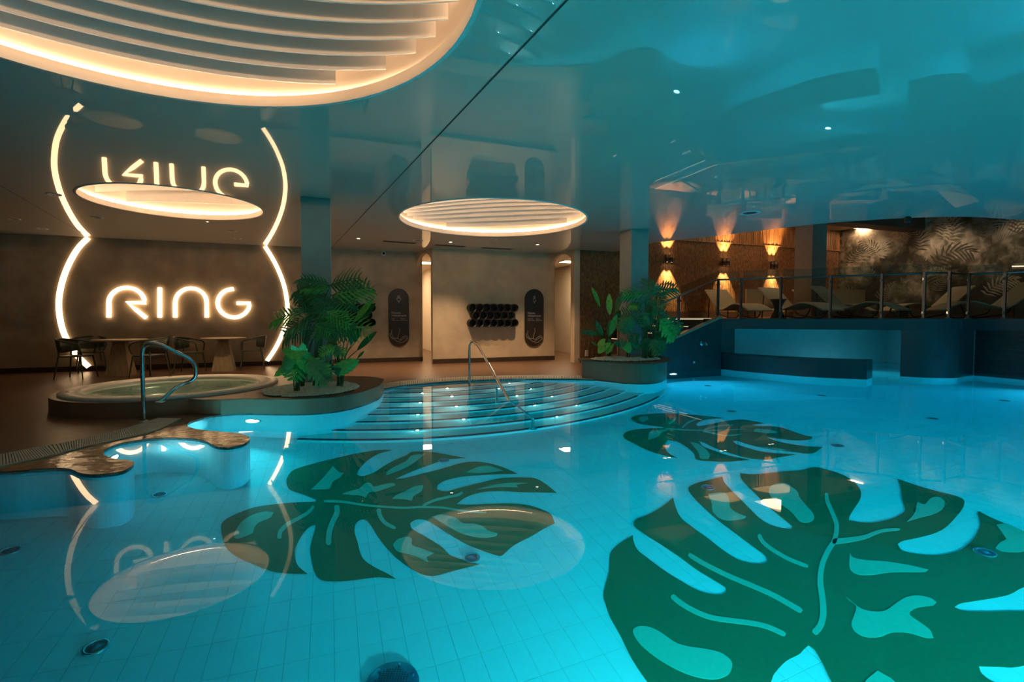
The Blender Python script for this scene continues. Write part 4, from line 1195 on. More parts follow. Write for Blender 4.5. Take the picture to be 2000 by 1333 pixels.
def pool_lamp(p, d, power, label, color=(0.45, 0.92, 1.0), size=0.14):
    d = d.normalized()
    t = thing('pool_lamp', label, 'lamp', p)
    MB().lathe([(0.11, 0.0), (0.11, 0.018), (0.09, 0.028), (0.085, 0.02)], p, 24, True, d).build('bezel', chrome_m, t)
    MB().disc(p + d * 0.021, 0.086, d, 24).build('lens', poollens_m, t)
    area_light('lamp_light', p + d * 0.04, d, size, power * POOL_W, color, t, math.radians(130))
def nearest_wall(p):
    i = min(range(len(POOL)), key=lambda k: (POOL[k] - V((p.x, p.y, 0))).length)
    a, b = POOL[i - 1], POOL[(i + 1) % len(POOL)]
    dd = (b - a).normalized(); inward = V((dd.y, -dd.x, 0))
    return POOL[i], inward
for (x, y, pw, lb) in [(480, 826, 45, 'bright underwater lamp in the cove below the whirlpool platform'), (265, 893, 3, 'underwater lamp in the small cove between the two brown lobes')]:
    q, inn = nearest_wall(rf(x, y, -0.35)); pool_lamp(V((q.x, q.y, -0.35)) + inn * 0.002, inn, pw, lb)
sp_ = ST0 + UU * 1.62 + NN * 0.121
pool_lamp(V((sp_.x, sp_.y, -0.38)), NN, 75, 'bright underwater lamp at the foot of the stair wall', (0.20, 0.62, 1.0))
for k, (tt, pw) in enumerate([(1.8, 95), (5.0, 100), (8.3, 60)]):
    q = V((9.70, 10.20, -0.4)) + NN * tt
    pool_lamp(q - UU * 0.002, -UU, pw, 'underwater lamp below the dark slatted wall, %s from the curved column' % ('first', 'second', 'third')[k], (0.16, 0.62, 1.0))
for k, (xx, pw) in enumerate([(0.9, 105), (3.0, 115), (5.4, 105), (8.2, 70)]):
    pool_lamp(V((xx, 0.452, -0.55)), V((0, 1, 0)), pw, 'underwater lamp in the near pool wall, %s from the whirlpool side' % ('first', 'second', 'third', 'fourth')[k], (0.40, 0.98, 1.0))
pool_lamp(V((8.2, 12.83, -0.4)), V((0.1, -1, 0)), 28, 'added underwater lamp brightening the grotto below the lounge deck', (0.45, 0.80, 1.0))  # extra lamp, added so the grotto wall does not come out too dark

# ================================================================== CEILING DOMES
def dome(c, r, label, nb, ang, led=1.0, bulge=0.0):
    base = c + V((0, 0, ZC))
    t = thing('ceiling_dome', label, 'ceiling light', base, 'round ceiling coves')
    MB().lathe([(r - 0.002, -0.006), (r + 0.03, -0.006), (r + 0.03, 0.004)], base, 72).build('rim', white_m, t)
    MB().lathe([(r, -0.004), (r, 0.085), (r + 0.015, 0.085), (r + 0.015, 0.035), (r + 0.12, 0.035), (r + 0.12, 0.70), (r + 0.05, 0.80)], base, 72).build('recess', white_m, t)
    MB().disc(base + V((0, 0, 0.80)), r + 0.06, None, 72, True).build('back_panel', white_m, t)
    MB().tube([base + V(((r + 0.06) * math.cos(2 * PI * i / 60), (r + 0.06) * math.sin(2 * PI * i / 60), 0.098)) for i in range(60)], 0.014, 4, closed=True).build('led_ring', ledsoft_m, t)
    e1 = V((math.cos(ang), math.sin(ang), 0)); e2 = V((-e1.y, e1.x, 0))
    Rb = 1.35 * r; ri = r - 0.05
    for k in range(nb):
        ya = -0.95 * r + (1.88 * r) * (k + 0.5) / nb          # apex of the bowed baffle
        def yx(x): return ya - (Rb - math.sqrt(Rb * Rb - x * x))
        half = 0.0
        while half < ri and (half + 0.01) ** 2 + yx(half + 0.01) ** 2 < ri * ri: half += 0.01
        if half < 0.2: continue
        N = 20
        mb = MB(); vs = []
        for i in range(N + 1):
            x = -half + 2 * half * i / N
            yy = yx(x)
            zb = 0.11 + bulge * (1 - min(1.0, (x * x + yy * yy) / (r * r)))
            for (dy, z) in ((-0.008, zb), (0.008, zb), (0.008, 0.79), (-0.008, 0.79)):
                vs.append(base + e1 * x + e2 * (yy + dy) + V((0, 0, z)))
        fs = []
        for i in range(N):
            for q in range(4):
                fs.append((i * 4 + q, i * 4 + (q + 1) % 4, (i + 1) * 4 + (q + 1) % 4, (i + 1) * 4 + q))
        fs += [(0, 3, 2, 1), (N * 4, N * 4 + 1, N * 4 + 2, N * 4 + 3)]
        mb.add(vs, fs); mb.build('baffle', white_m, t)
    return t
dome(*DOMES[0], 'largest round ceiling cove with curved white baffles and a warm lit rim above the pool', 17, TH + 0.12, bulge=0.14)
dome(*DOMES[1], 'round warm lit ceiling cove with white baffles above the curved pool steps', 11, TH - 0.55, bulge=0.22)
dome(*DOMES[2], 'smaller round warm lit ceiling cove above the whirlpool', 5, TH - 0.2, bulge=0.25)

# small ceiling fittings
def downlight(x, y, label, r=0.075, lit=0.0, z=ZC, nm='downlight', grp='ceiling downlights'):
    p = gz(x, y, z)
    t = thing(nm, label, 'downlight', p, grp)
    MB().lathe([(r * 0.72, 0.03), (r * 0.72, -0.006), (r, -0.008), (r * 1.05, -0.001)], p, 20).build('trim_ring', plastic_w, t)
    MB().disc(p + V((0, 0, -0.002)), r * 0.72, None, 20, True).build('reflector', panel_m if lit else metal_dk, t)
    if lit:
        spot_light('beam', p + V((0, 0, -0.03)), (0, 0, -1), math.radians(95), lit, (1.0, 0.68, 0.40), t, 0.8, 0.05)
for (x, y, lb) in [(28, 428, 'left of the left light arc, nearer the seam'), (83, 446.5, 'left of the left light arc, nearer the sign wall'), (190, 425, 'between the left light arc and the smaller cove'),
                   (453, 450.5, 'by the right light arc, farther from the sign wall'), (464, 466, 'by the right light arc, close to the sign wall'), (105, 380, 'on the far side of the seam from the sign wall')]:
    downlight(x, y, 'unlit round ceiling downlight ' + lb, 0.085)
downlight(963, 468.5, 'white round downlight in the ceiling under the edge of the cove over the steps', 0.10, grp=None)
downlight(816, 470, 'round downlight beside the slot vent near the men entrance arch', 0.12, grp=None)
for (x, y, lb) in [(700, 466, 'between the pillar and the men sign'), (880, 473, 'before the tube shelf'), (1050, 478, 'before the women sign')]:
    downlight(x, y, 'small lit ceiling downlight ' + lb, 0.05, lit=330, grp='wall washing downlights')
downlight(405, 433, 'tiny lit spotlight in the ceiling at the edge of the smaller cove', 0.03, lit=150, grp=None)
downlight(1465, 416, 'shallow round blue grey downlight in the hall ceiling near the lounge', 0.16, grp=None)
def slot_vent(xa, xb, y0, y1, label):
    a, b = gz(xa, y0, ZC), gz(xb, y1, ZC)
    t = thing('slot_vent', label, 'vent', (a + b) / 2, 'slot vents in the ceiling')
    d = (b - a).normalized(); s = V((-d.y, d.x, 0))
    ax = (d, s, V((0, 0, 1)))
    L = (b - a).length
    MB().box((a + b) / 2 + V((0, 0, -0.003)), (L, 0.16, 0.006), ax).build('frame', mat('vent_frame', (0.22, 0.17, 0.12), 0.5), t)
    for q in (-0.045, 0.0, 0.045):
        MB().box((a + b) / 2 + s * q + V((0, 0, -0.007)), (L - 0.04, 0.028, 0.004), ax).build('slot', black_m, t)
slot_vent(747, 812, 471, 475.5, 'dark slot vent in the ceiling before the men entrance arch')
slot_vent(850, 908, 478.5, 482, 'dark slot vent in the ceiling above the tube shelf')
slot_vent(940, 1000, 484, 487, 'dark slot vent in the ceiling between tube shelf and women sign')
p = on_wall(749, 497, 0.0)
t = thing('security_camera', 'small white dome camera on the wall under the ceiling by the men entrance', 'camera', p)
MB().lathe([(0.06, 0.0), (0.06, 0.05), (0.045, 0.06), (0.0, 0.06)], p + V((0, 0, 0.02)), 16, True, NN).build('housing', plastic_w, t)
MB().lathe([(0.035, 0.0), (0.033, 0.02), (0.02, 0.035), (0.0, 0.038)], p + V((0, 0, 0.015)) + NN * 0.058, 14, True, NN).build('lens_dome', black_m, t)
p = gz(1773, 424.5, 2.99)
t = thing('spotlight', 'small black spotlight hanging at the lounge edge of the hall ceiling', 'spotlight', p)
MB().cyl(p, p + V((0, 0, -0.09)), 0.05, 14).build('can', black_m, t)
MB().cyl(p + V((0, 0, 0.01)), p, 0.03, 10).build('stem', black_m, t)

# ================================================================== RING SIGN AND LIGHT ARCS
k4 = lambda x, y: (x / 3.3333, 420 + y / 3.3333)
def wpx(x, y, off=0.05): return on_wall(*k4(x, y), off)
def arc_pts(cx, cy, rx, ry, a0, a1, n=14):
    return [(cx + rx * math.cos(math.radians(a0 + (a1 - a0) * i / n)), cy - ry * math.sin(math.radians(a0 + (a1 - a0) * i / n))) for i in range(n + 1)]
sg = thing('wall_sign', 'glowing warm white RING lettering on the taupe wall', 'sign', on_wall(345, 592, 0.0))
letters = {
    'letter_r': [(708, 668)] + arc_pts(825, 572, 117, 98, 180, 12) + [(948, 572), (828, 572), (888, 620), (952, 672)],
    'letter_i': [(1040, 474), (1040, 570), (1040, 668)],
    'letter_n': [(1141, 668)] + arc_pts(1243, 570, 102, 92, 180, 0) + [(1346, 668)],
    'letter_g': [(1521, 482)] + arc_pts(1525, 574, 108, 94, 105, 270, 14)[1:] + arc_pts(1525, 574, 100, 94, 270, 350, 8)[1:] + [(1625, 575), (1582, 575), (1541, 575)]}
lw = 0.046
for nm, pts in letters.items():
    P = [wpx(x, y, 0.03) for x, y in pts]
    MB().tube(P, lw, 6).build(nm, led_m, sg)
def light_arc(pts, label, w):
    P = smooth_path([wpx(x, y, 0.0) for x, y in pts], 6)
    t = thing('light_arc', label, 'light strip', P[-1])
    m = len(P)
    prof, ch = MB(), MB()
    L, R = [], []
    for i, p_ in enumerate(P):
        d = (P[min(i + 1, m - 1)] - P[max(i - 1, 0)]).normalized()
        s_ = NN.cross(d).normalized() * w / 2
        L.append(p_ + s_); R.append(p_ - s_)
    prof.add([q + NN * 0.030 for q in L] + [q + NN * 0.030 for q in R], [(i, i + 1, m + i + 1, m + i) for i in range(m - 1)])
    for S in (L, R):
        prof.add([q + NN * 0.030 for q in S] + [q + NN * 0.012 for q in S], [(i, i + 1, m + i + 1, m + i) for i in range(m - 1)])
    prof.build('diffuser', led_m, t)
    for S in (L, R):
        ch.add([q + NN * 0.012 for q in S] + [q + NN * 0.001 for q in S], [(i, i + 1, m + i + 1, m + i) for i in range(m - 1)])
    ch.build('profile', plastic_w, t)
light_arc([(578, 150), (520, 208), (470, 285), (425, 385), (398, 480), (386, 570), (392, 660), (412, 750), (448, 830), (500, 910), (582, 990)], 'left glowing light arc curving outward beside the RING lettering', 0.105)
light_arc([(1725, 205), (1772, 280), (1815, 365), (1848, 455), (1866, 540), (1871, 620), (1858, 715), (1828, 800), (1790, 875), (1740, 950)], 'right glowing light arc near the pillar beside the RING lettering', 0.095)

# ================================================================== CHANGING ROOM SIGNS
def text_mesh(body, size, name):
    cu = bpy.data.curves.new(name, 'FONT'); cu.body = body; cu.size = size; cu.extrude = 0.0006; cu.resolution_u = 2
    o = bpy.data.objects.new(name, cu); col.objects.link(o)
    me = bpy.data.meshes.new_from_object(o)
    bpy.data.objects.remove(o); bpy.data.curves.remove(cu)
    me.materials.clear(); me.materials.append(print_m)
    return me
def oval_sign(xa, xb, y0, y1, off, label, title, small_l, small_r, icon):
    tl, br = on_wall(xa, y0, off), on_wall(xb, y1, off)
    W = (br - tl).dot(UU); H = on_wall((xa + xb) / 2, y0, off).z - on_wall((xa + xb) / 2, y1, off).z
    cz = (on_wall((xa + xb) / 2, y0, off).z + on_wall((xa + xb) / 2, y1, off).z) / 2
    c = on_wall((xa + xb) / 2, 600, off); c.z = cz
    t = thing('changing_room_sign', label, 'sign', c)
    r = W / 2; hs = H / 2 - r
    pts = [(r * math.cos(a), hs + r * math.sin(a)) for a in [PI * i / 16 for i in range(17)]] + [(r * math.cos(a), -hs + r * math.sin(a)) for a in [PI + PI * i / 16 for i in range(17)]]
    L = lambda a, b, e: c + UU * a + V((0, 0, b)) + NN * e
    mb = MB(); k = len(pts)
    mb.add([L(a, b, 0.035) for a, b in pts], [tuple(range(k))])
    mb.add([L(a, b, 0.035) for a, b in pts] + [L(a, b, 0.001) for a, b in pts], [(i, k + i, k + (i + 1) % k, (i + 1) % k) for i in range(k)])
    mb.build('board', signb_m, t)
    def put(body, size, x, z):
        o = bpy.data.objects.new('lettering', text_mesh(body, size, 'lettering')); col.objects.link(o); o.parent = t
        X, Y, Z = UU, V((0, 0, 1)), NN
        M = Matrix(((X.x, Y.x, Z.x), (X.y, Y.y, Z.y), (X.z, Y.z, Z.z))).to_4x4()
        o.matrix_basis = Matrix.Translation(UU * x * W + V((0, 0, z * H)) + NN * 0.037) @ M
    put(title[0], H * 0.054, -0.36, 0.065); put(title[1], H * 0.054, -0.36, 0.018)
    put(small_l[0], H * 0.026, -0.36, -0.028); put(small_l[1], H * 0.026, -0.36, -0.052)
    put(small_r[0], H * 0.026, 0.08, -0.028); put(small_r[1], H * 0.026, 0.08, -0.052)
    def line(pp, rr=0.006, nm='line_drawing'):
        MB().tube([L(a * W, b * H, 0.037) for a, b in pp], rr, 5).build(nm, print_m, t)
    head = [(0.045 * math.cos(2 * PI * i / 10), 0.362 + 0.018 * math.sin(2 * PI * i / 10)) for i in range(11)]
    line(head, 0.006, 'figure')
    if icon == 'm': line([(-0.09, 0.335), (0.10, 0.335), (0.10, 0.315), (0.055, 0.285), (-0.05, 0.285), (-0.09, 0.315), (-0.09, 0.335)], 0.006, 'figure'); line([(-0.03, 0.28), (0.03, 0.28), (0.0, 0.245), (-0.03, 0.28)], 0.005, 'figure')
    else: line([(-0.03, 0.338), (0.03, 0.338), (0.085, 0.288), (-0.085, 0.288), (-0.03, 0.338)], 0.006, 'figure'); line([(-0.02, 0.28), (0.02, 0.28), (0.0, 0.245), (-0.02, 0.28)], 0.005, 'figure')
    def sm(pp): return [(v.x, v.y) for v in smooth_path([V((a, b, 0)) for a, b in pp], 4)]
    line(sm([(-0.34, -0.215), (-0.36, -0.28), (-0.28, -0.345), (-0.16, -0.36), (-0.05, -0.355)]), 0.004)
    line(sm([(-0.43, -0.27), (-0.42, -0.32), (-0.34, -0.355), (-0.22, -0.375), (-0.12, -0.41), (0.02, -0.412), (0.12, -0.385)]), 0.004)
    line(sm([(0.0, -0.18), (0.04, -0.225), (-0.03, -0.29), (-0.06, -0.35), (0.0, -0.375), (0.12, -0.37)]), 0.004)
    line(sm([(0.10, -0.36), (0.22, -0.33), (0.33, -0.318), (0.40, -0.335), (0.44, -0.365)]), 0.004)
    line(sm([(0.12, -0.385), (0.26, -0.35), (0.36, -0.352), (0.40, -0.38), (0.30, -0.40), (0.18, -0.43), (0.02, -0.436)]), 0.004)
    return t
oval_sign(758, 799, 564, 677, 0.0, 'tall dark oval sign with white lettering by the men entrance arch', ('Meeste', 'riietusruum'), ("Men's", 'locker room'), ('Miesten', 'pukuhuone'), 'm')
oval_sign(1024.5, 1061, 565, 677, 1.0, 'tall dark oval sign with white lettering by the women entrance arch', ('Naiste', 'riietusruum'), ("Women's", 'locker room'), ('Naisten', 'pukuhuone'), 'w')
# tiny oval sign in the corridor
c = on_wall(832.5, 609, -6.59)
mb = MB(); mb.add([c + UU * (0.10 * math.cos(2 * PI * i / 20)) + V((0, 0, 0.30 * math.sin(2 * PI * i / 20))) + NN * 0.02 for i in range(20)], [tuple(range(20))])
o = mb.build('corridor_sign', signb_m, origin=c); tag(o, 'small dark oval sign on the corridor wall seen through the men entrance', 'sign')

def tube_rack(xa, xb, y0, y1, off, rows, label):
    c = on_wall((xa + xb) / 2, (y0 + y1) / 2, off)
    t = thing('tube_shelf', label, 'shelf', c, 'black tube shelves')
    W = (on_wall(xb, 600, off) - on_wall(xa, 600, off)).dot(UU); H = on_wall((xa + xb) / 2, y0, off).z - on_wall((xa + xb) / 2, y1, off).z
    nmax = max(rows)
    r = H / (2 + 1.8 * (len(rows) - 1)) * 1.02
    pitch = (W - 2 * r) / (nmax - 1)
    for k, nr in enumerate(rows):
        z = (len(rows) - 1) / 2 - k
        for i in range(nr):
            x = (i - (nr - 1) / 2) * pitch
            q = c + UU * x + V((0, 0, z * 1.8 * r))
            mb = MB().lathe([(r * 0.98, 0.0), (r * 0.98, 0.24), (r * 0.88, 0.24), (r * 0.88, 0.03), (0, 0.03)], q, 20, True, NN)
            mb.build('tube', black_m, t)
    return t
tube_rack(912, 1008, 594.5, 639, 1.0, (7, 6, 7), 'black wall shelf of stacked round tubes left of the women sign')
tube_rack(650, 733.5, 594, 638, 0.0, (6, 5, 6), 'black wall shelf of stacked round tubes behind the planter plants')

# ================================================================== TABLES AND CHAIRS
def make_table(x, y, r, label):
    p = gz(x, y, ZD); p.z = ZD
    t = thing('round_table', label, 'table', p, 'round tables under the sign')
    MB().lathe([(0.0, 0.715), (r - 0.02, 0.715), (r, 0.725), (r, 0.738), (r - 0.004, 0.742), (0, 0.742)], p, 40).build('tabletop', tabletop_m, t)
    mb = MB(); a, b = 0.21, 0.10
    vs = [p + UU * (i * a) + NN * (j * a) for i, j in ((-1, -1), (1, -1), (1, 1), (-1, 1))] + [p + UU * (i * b) + NN * (j * b) + V((0, 0, 0.70)) for i, j in ((-1, -1), (1, -1), (1, 1), (-1, 1))]
    mb.add(vs, [(0, 1, 5, 4), (1, 2, 6, 5), (2, 3, 7, 6), (3, 0, 4, 7), (4, 5, 6, 7)]); mb.build('pedestal', tablebase_m, t)
    MB().cyl(p + V((0, 0, 0.695)), p + V((0, 0, 0.716)), 0.16, 16).build('plate', metal_dk, t)
    return p
T1 = make_table(237, 733, 0.47, 'round oak table with tapered pedestal under the R of the sign')
T2 = make_table(438, 724, 0.45, 'round oak table with tapered pedestal under the G of the sign')
chair_proto = None
def make_chair():
    t = thing('armchair', 'x', 'chair', (0, 0, 0), 'olive armchairs at the round tables')
    # seat
    seat = [V((0.22 * math.copysign(abs(math.cos(a)) ** 0.6, math.cos(a)), 0.22 * math.copysign(abs(math.sin(a)) ** 0.6, math.sin(a)), 0)) for a in [2 * PI * i / 28 for i in range(28)]]
    MB().prism(seat, 0.425, 0.45).build('seat', olive_m, t)
    # curved back: woven shell from arm to arm
    mb = MB(); N = 18; vs = []
    for i in range(N + 1):
        a = math.radians(-35 + 250 * i / N)
        f = abs(i / N - 0.5) * 2
        top = 0.78 - 0.11 * f ** 1.6; bot = 0.50 + 0.14 * f ** 2
        for (z, rr) in ((bot, 0.255), (top, 0.29)):
            x_, y_ = rr * math.cos(a), -rr * math.sin(a)
            vs.append(V((x_, y_, z)))
    lo, hi = 4, N - 4
    mb.add([vs[2 * i + q] for i in range(lo, hi + 1) for q in (0, 1)], [(2 * i, 2 * i + 2, 2 * i + 3, 2 * i + 1) for i in range(hi - lo)], True)
    bk = mb.build('backrest', olive_m, t)
    so = bk.modifiers.new('thick', 'SOLIDIFY'); so.thickness = 0.012
    rail = [vs[2 * i + 1] for i in range(N + 1)]
    rail = [V((0.19, 0.20, 0.47))] + [V((0.25, 0.20, 0.62))] + rail + [V((-0.25, 0.20, 0.62))] + [V((-0.19, 0.20, 0.47))]
    MB().tube(smooth_path(rail, 2), 0.015, 8).build('arm_rail', olive_m, t)
    for sx in (-1, 1):
        MB().tube([V((sx * 0.19, 0.18, 0.44)), V((sx * 0.235, 0.235, 0.0))], [0.016, 0.011], 8).build('leg', olive_m, t)
        MB().tube([V((sx * 0.17, -0.18, 0.62)), V((sx * 0.18, -0.19, 0.44)), V((sx * 0.225, -0.25, 0.0))], [0.012, 0.016, 0.011], 8).build('leg', olive_m, t)
    return t
chair_proto = make_chair()
first = True
def place_chair(x, y, face, label):
    """face: direction (radians, plan) the sitter looks"""
    global first
    p = gz(x, y, ZD)
    o = chair_proto if first else copy_tree(chair_proto)
    first = False
    o.location = (p.x, p.y, ZD)
    o.rotation_euler = (0, 0, face - PI / 2)
    o['label'] = label
place_chair(150, 739, TH - 0.15, 'olive armchair in front of the lower end of the left light arc')
place_chair(293, 737, TH + PI - 0.5, 'olive armchair with its back to the whirlpool rail, at the R table')
place_chair(178, 727, TH - 1.1, 'olive armchair against the wall at the far left of the table under the R')
place_chair(303, 722, TH + PI + 0.5, 'olive armchair against the wall between the two tables, nearer the R table')
place_chair(372, 728, TH - 0.1, 'olive armchair on the R side of the table under the G')
place_chair(493, 722, TH + PI + 0.1, 'olive armchair on the pillar side of the table under the G')

# ================================================================== BALUSTRADE
RAILH, GLASSH = 0.92, 1.10
def line_hit(x, poly):
    """pixel column -> point on plan polyline"""
    d = ray(x, HOR); best = None
    for a, b in zip(poly, poly[1:]):
        e = b - a
        den = d.x * e.y - d.y * e.x
        if abs(den) < 1e-9: continue
        t_ = (a.x * e.y - a.y * e.x) / den
        u_ = (a.x * d.y - a.y * d.x) / den
        if -1e-6 <= u_ <= 1 + 1e-6 and t_ > 0: return a + e * u_
    return None
rail_line = [ST1 - NN * -0.0] + slab_front[1:]
def inset(p): return p
bal = thing('balustrade', 'steel and glass balustrade along the edge of the lounge deck', 'railing', ST1 + V((0, 0, ZL)))
posts = []
for x in (1396.5, 1447, 1525, 1622.5, 1723, 1806, 1855, 1893, 1964):
    q = line_hit(x, slab_front)
    if q is None: q = ST1
    posts.append(q + V((0.02, 0.05, 0)))
posts += [V((9.70, 10.19, 0)) + NN * tt + UU * 0.05 for tt in (3.2, 5.2, 7.2, 9.4)]
for i, q in enumerate(posts):
    ps = MB().box(q + V((0, 0, ZL + 0.46)), (0.045, 0.045, 0.96), axs).build('post', steel_m, bal)
    for z in (0.12, 0.80):
        MB().box(q + V((0, 0, ZL + z)) + NN * 0.0, (0.10, 0.03, 0.045), axs).build('glass_clamp', chrome_m, ps)
    MB().lathe([(0.0, 0.016), (0.05, 0.014), (0.055, 0.0)], q + V((0, 0, ZL + 0.006)), 14).build('foot', steel_m, ps)
for a, b in zip(posts, posts[1:]):
    dd = (b - a).normalized()
    MB().wall(a + dd * 0.04, b - dd * 0.04, ZL + 0.05, ZL + GLASSH, 0.012).build('glass_panel', pane_m, bal)
MB().tube([q + V((0, 0, ZL + RAILH)) - NN * 0.06 for q in posts], 0.020, 8).build('handrail', steel_m, bal)
# stair balustrade
sb = thing('stair_balustrade', 'steel and glass balustrade rising along the stair side wall', 'railing', ST0 + V((0, 0, 0.1)))
def stair_pt(a, h): return ST0 + UU * a + NN * 0.06 + V((0, 0, 0.15 + (ZL - 0.10) * a / 3.0 + h))
sp = [0.25, 1.82, 3.0]
for a in sp[:2]:
    q = stair_pt(a, 0)
    ps = MB().box(q + V((0, 0, 0.45)), (0.045, 0.045, 0.92), axs).build('post', steel_m, sb)
    for z in (0.14, 0.78): MB().box(q + V((0, 0, z)), (0.10, 0.03, 0.045), axs).build('glass_clamp', chrome_m, ps)
for a, b in zip(sp, sp[1:]):
    p0, p1 = stair_pt(a + 0.05, 0.04), stair_pt(b - 0.05, 0.04)
    up = V((0, 0, GLASSH - 0.05)); th_ = NN * 0.012
    mb = MB(); vs = [p0, p1, p1 + up, p0 + up]; vs = vs + [v + th_ for v in vs]
    mb.add(vs, [(0, 1, 2, 3), (7, 6, 5, 4), (0, 4, 5, 1), (1, 5, 6, 2), (2, 6, 7, 3), (3, 7, 4, 0)]); mb.build('glass_panel', pane_m, sb)
MB().tube(arc_corner([stair_pt(-0.1, 0.86), stair_pt(2.55, 0.90), ST1 + V((0.0, 0.05, ZL + RAILH))], 0.15), 0.020, 8).build('handrail', steel_m, sb)

# fixtures on the stair wall
q0 = ST0 + NN * 0.121
def on_stair(x, y):
    d = ray(x, y); t_ = (q0 - CAM).dot(NN) / d.dot(NN); return CAM + d * t_
p = on_stair(1371, 671)
t = thing('water_spout', 'small chrome water spout on the dark stair wall', 'spout', p)
MB().lathe([(0.06, 0.0), (0.06, 0.015), (0.0, 0.018)], p, 18, True, NN).build('plate', chrome_m, t)
MB().tube([p, p + NN * 0.10 + V((0, 0, 0.03)), p + NN * 0.15 + V((0, 0, -0.03))], 0.028, 10).build('nozzle', chrome_m, t)
p = on_stair(1355, 708)
t = thing('wall_button', 'small square button plate low on the dark stair wall', 'switch', p)
MB().box(p + NN * 0.006, (0.07, 0.012, 0.07), axs).build('plate', steel_m, t)
MB().lathe([(0.02, 0.0), (0.018, 0.008), (0, 0.009)], p + NN * 0.012, 12, True, NN).build('button', plastic_w, t)
p = on_wall(1145.5, 690, 2.09)
t = thing('power_socket', 'white power socket low on the dark wood wall', 'socket', p)
MB().box(p + NN * 0.008, (0.085, 0.016, 0.16), axs).build('plate', plastic_w, t)
for z in (-0.035, 0.04): MB().lathe([(0.025, 0.0), (0.02, 0.002), (0.02, -0.001), (0, -0.001)], p + NN * 0.0165 + V((0, 0, z)), 12, True, NN).build('outlet', black_m, t)

# ================================================================== SCONCES
for k, (x, y) in enumerate([(1303.5, 506), (1414, 512.5), (1508, 518.5)]):
    p = on_wall(x, y, 2.10)
    t = thing('wall_sconce', ('black twin cylinder wall lamp above the stair', 'black twin cylinder wall lamp between two others over the landing', 'black twin cylinder wall lamp on the wood wall nearest the lounge pillar')[k], 'wall lamp', p, 'black wall lamps on the reed wall')
    MB().box(p + NN * 0.012, (0.16, 0.024, 0.16), axs).build('mount', black_m, t)
    for sx in (-1, 1):
        c = p + UU * (sx * 0.075) + NN * 0.085
        MB().lathe([(0.05, -0.10), (0.056, -0.105), (0.056, 0.105), (0.05, 0.10)], c, 18).build('cylinder', black_m, t)
        for sz in (-1, 1):
            MB().disc(c + V((0, 0, sz * 0.095)), 0.05, V((0, 0, sz)), 18).build('lens', panel_m, t)
            spot_light('beam', c + V((0, 0, sz * 0.115)), V((0, 0, sz)) - NN * 0.02, math.radians(58), 420, (1.0, 0.58, 0.26), t, 0.5, 0.015)

# ================================================================== LOUNGERS
def make_lounger():
    t = thing('sun_lounger', 'x', 'sun lounger', (0, 0, 0), 'wicker loungers on the deck')
    prof = smooth_path([V((0, -0.95, 0.20)), V((0, -0.65, 0.34)), V((0, -0.35, 0.38)), V((0, -0.05, 0.28)), V((0, 0.18, 0.24)), V((0, 0.40, 0.36)), V((0, 0.68, 0.64)), V((0, 0.86, 0.80))], 4)
    mb = MB(); vs = []; m = len(prof)
    for i, p in enumerate(prof):
        d = (prof[min(i + 1, m - 1)] - prof[max(i - 1, 0)]).normalized(); nn = V((0, -d.z, d.y))
        for sx, e in ((-0.32, 0.0), (0.32, 0.0), (0.32, -0.035), (-0.32, -0.035)):
            vs.append(V((sx, p.y, p.z)) + nn * e)
    fs = []
    for i in range(m - 1):
        for q in range(4): fs.append((i * 4 + q, i * 4 + (q + 1) % 4, (i + 1) * 4 + (q + 1) % 4, (i + 1) * 4 + q))
    fs += [(3, 2, 1, 0), ((m - 1) * 4, (m - 1) * 4 + 1, (m - 1) * 4 + 2, (m - 1) * 4 + 3)]
    mb.add(vs, fs, False); mb.build('shell', wicker_m, t)
    for sx in (-0.33, 0.33):
        MB().tube([V((sx, p.y, p.z - 0.02)) for p in prof], 0.018, 6).build('side_rail', wicker_m, t)
        MB().tube(smooth_path([V((sx * .9, -0.62, 0.30)), V((sx * .9, -0.5, 0.05)), V((sx * .9, -0.25, 0.02)), V((sx * .9, 0.2, 0.10)), V((sx * .9, 0.3, 0.24))], 4), 0.016, 6).build('runner', metal_dk, t)
        MB().tube([V((sx * .9, 0.70, 0.62)), V((sx * .9, 0.74, 0.0))], 0.016, 6).build('leg', metal_dk, t)
    return t
lounger_proto = make_lounger()
firstL = True
def place_lounger(p, face, label):
    global firstL
    o = lounger_proto if firstL else copy_tree(lounger_proto)
    firstL = False
    o.location = (p.x, p.y, ZL + 0.008); o.rotation_euler = (0, 0, face - PI / 2); o['label'] = label
def on_lounge(x, depth): q = gd(x, HOR, depth); q.z = 0; return q
# face = plan direction from foot to head
place_lounger(on_lounge(1922, 10.75), -0.22, 'tan wicker lounger before the palm of the mural, its head end at the corner post')
place_lounger(on_lounge(1808, 12.2), -0.10, 'tan wicker lounger behind the curved column with its back turned to the mural')
place_lounger(V((8.55, 13.05, 0)), PI / 2 + 0.75, 'wicker lounger seen from its foot end between pillar and mural')
place_lounger(V((8.0, 11.35, 0)), PI / 2 + 0.55, 'wicker lounger directly before the lounge pillar')
place_lounger(V((6.95, 11.9, 0)), PI / 2 + 0.35, 'wicker lounger beside the black side table')
place_lounger(V((5.85, 12.75, 0)), PI / 2 + 0.2, 'wicker lounger at the top of the stair below the wall lamps')
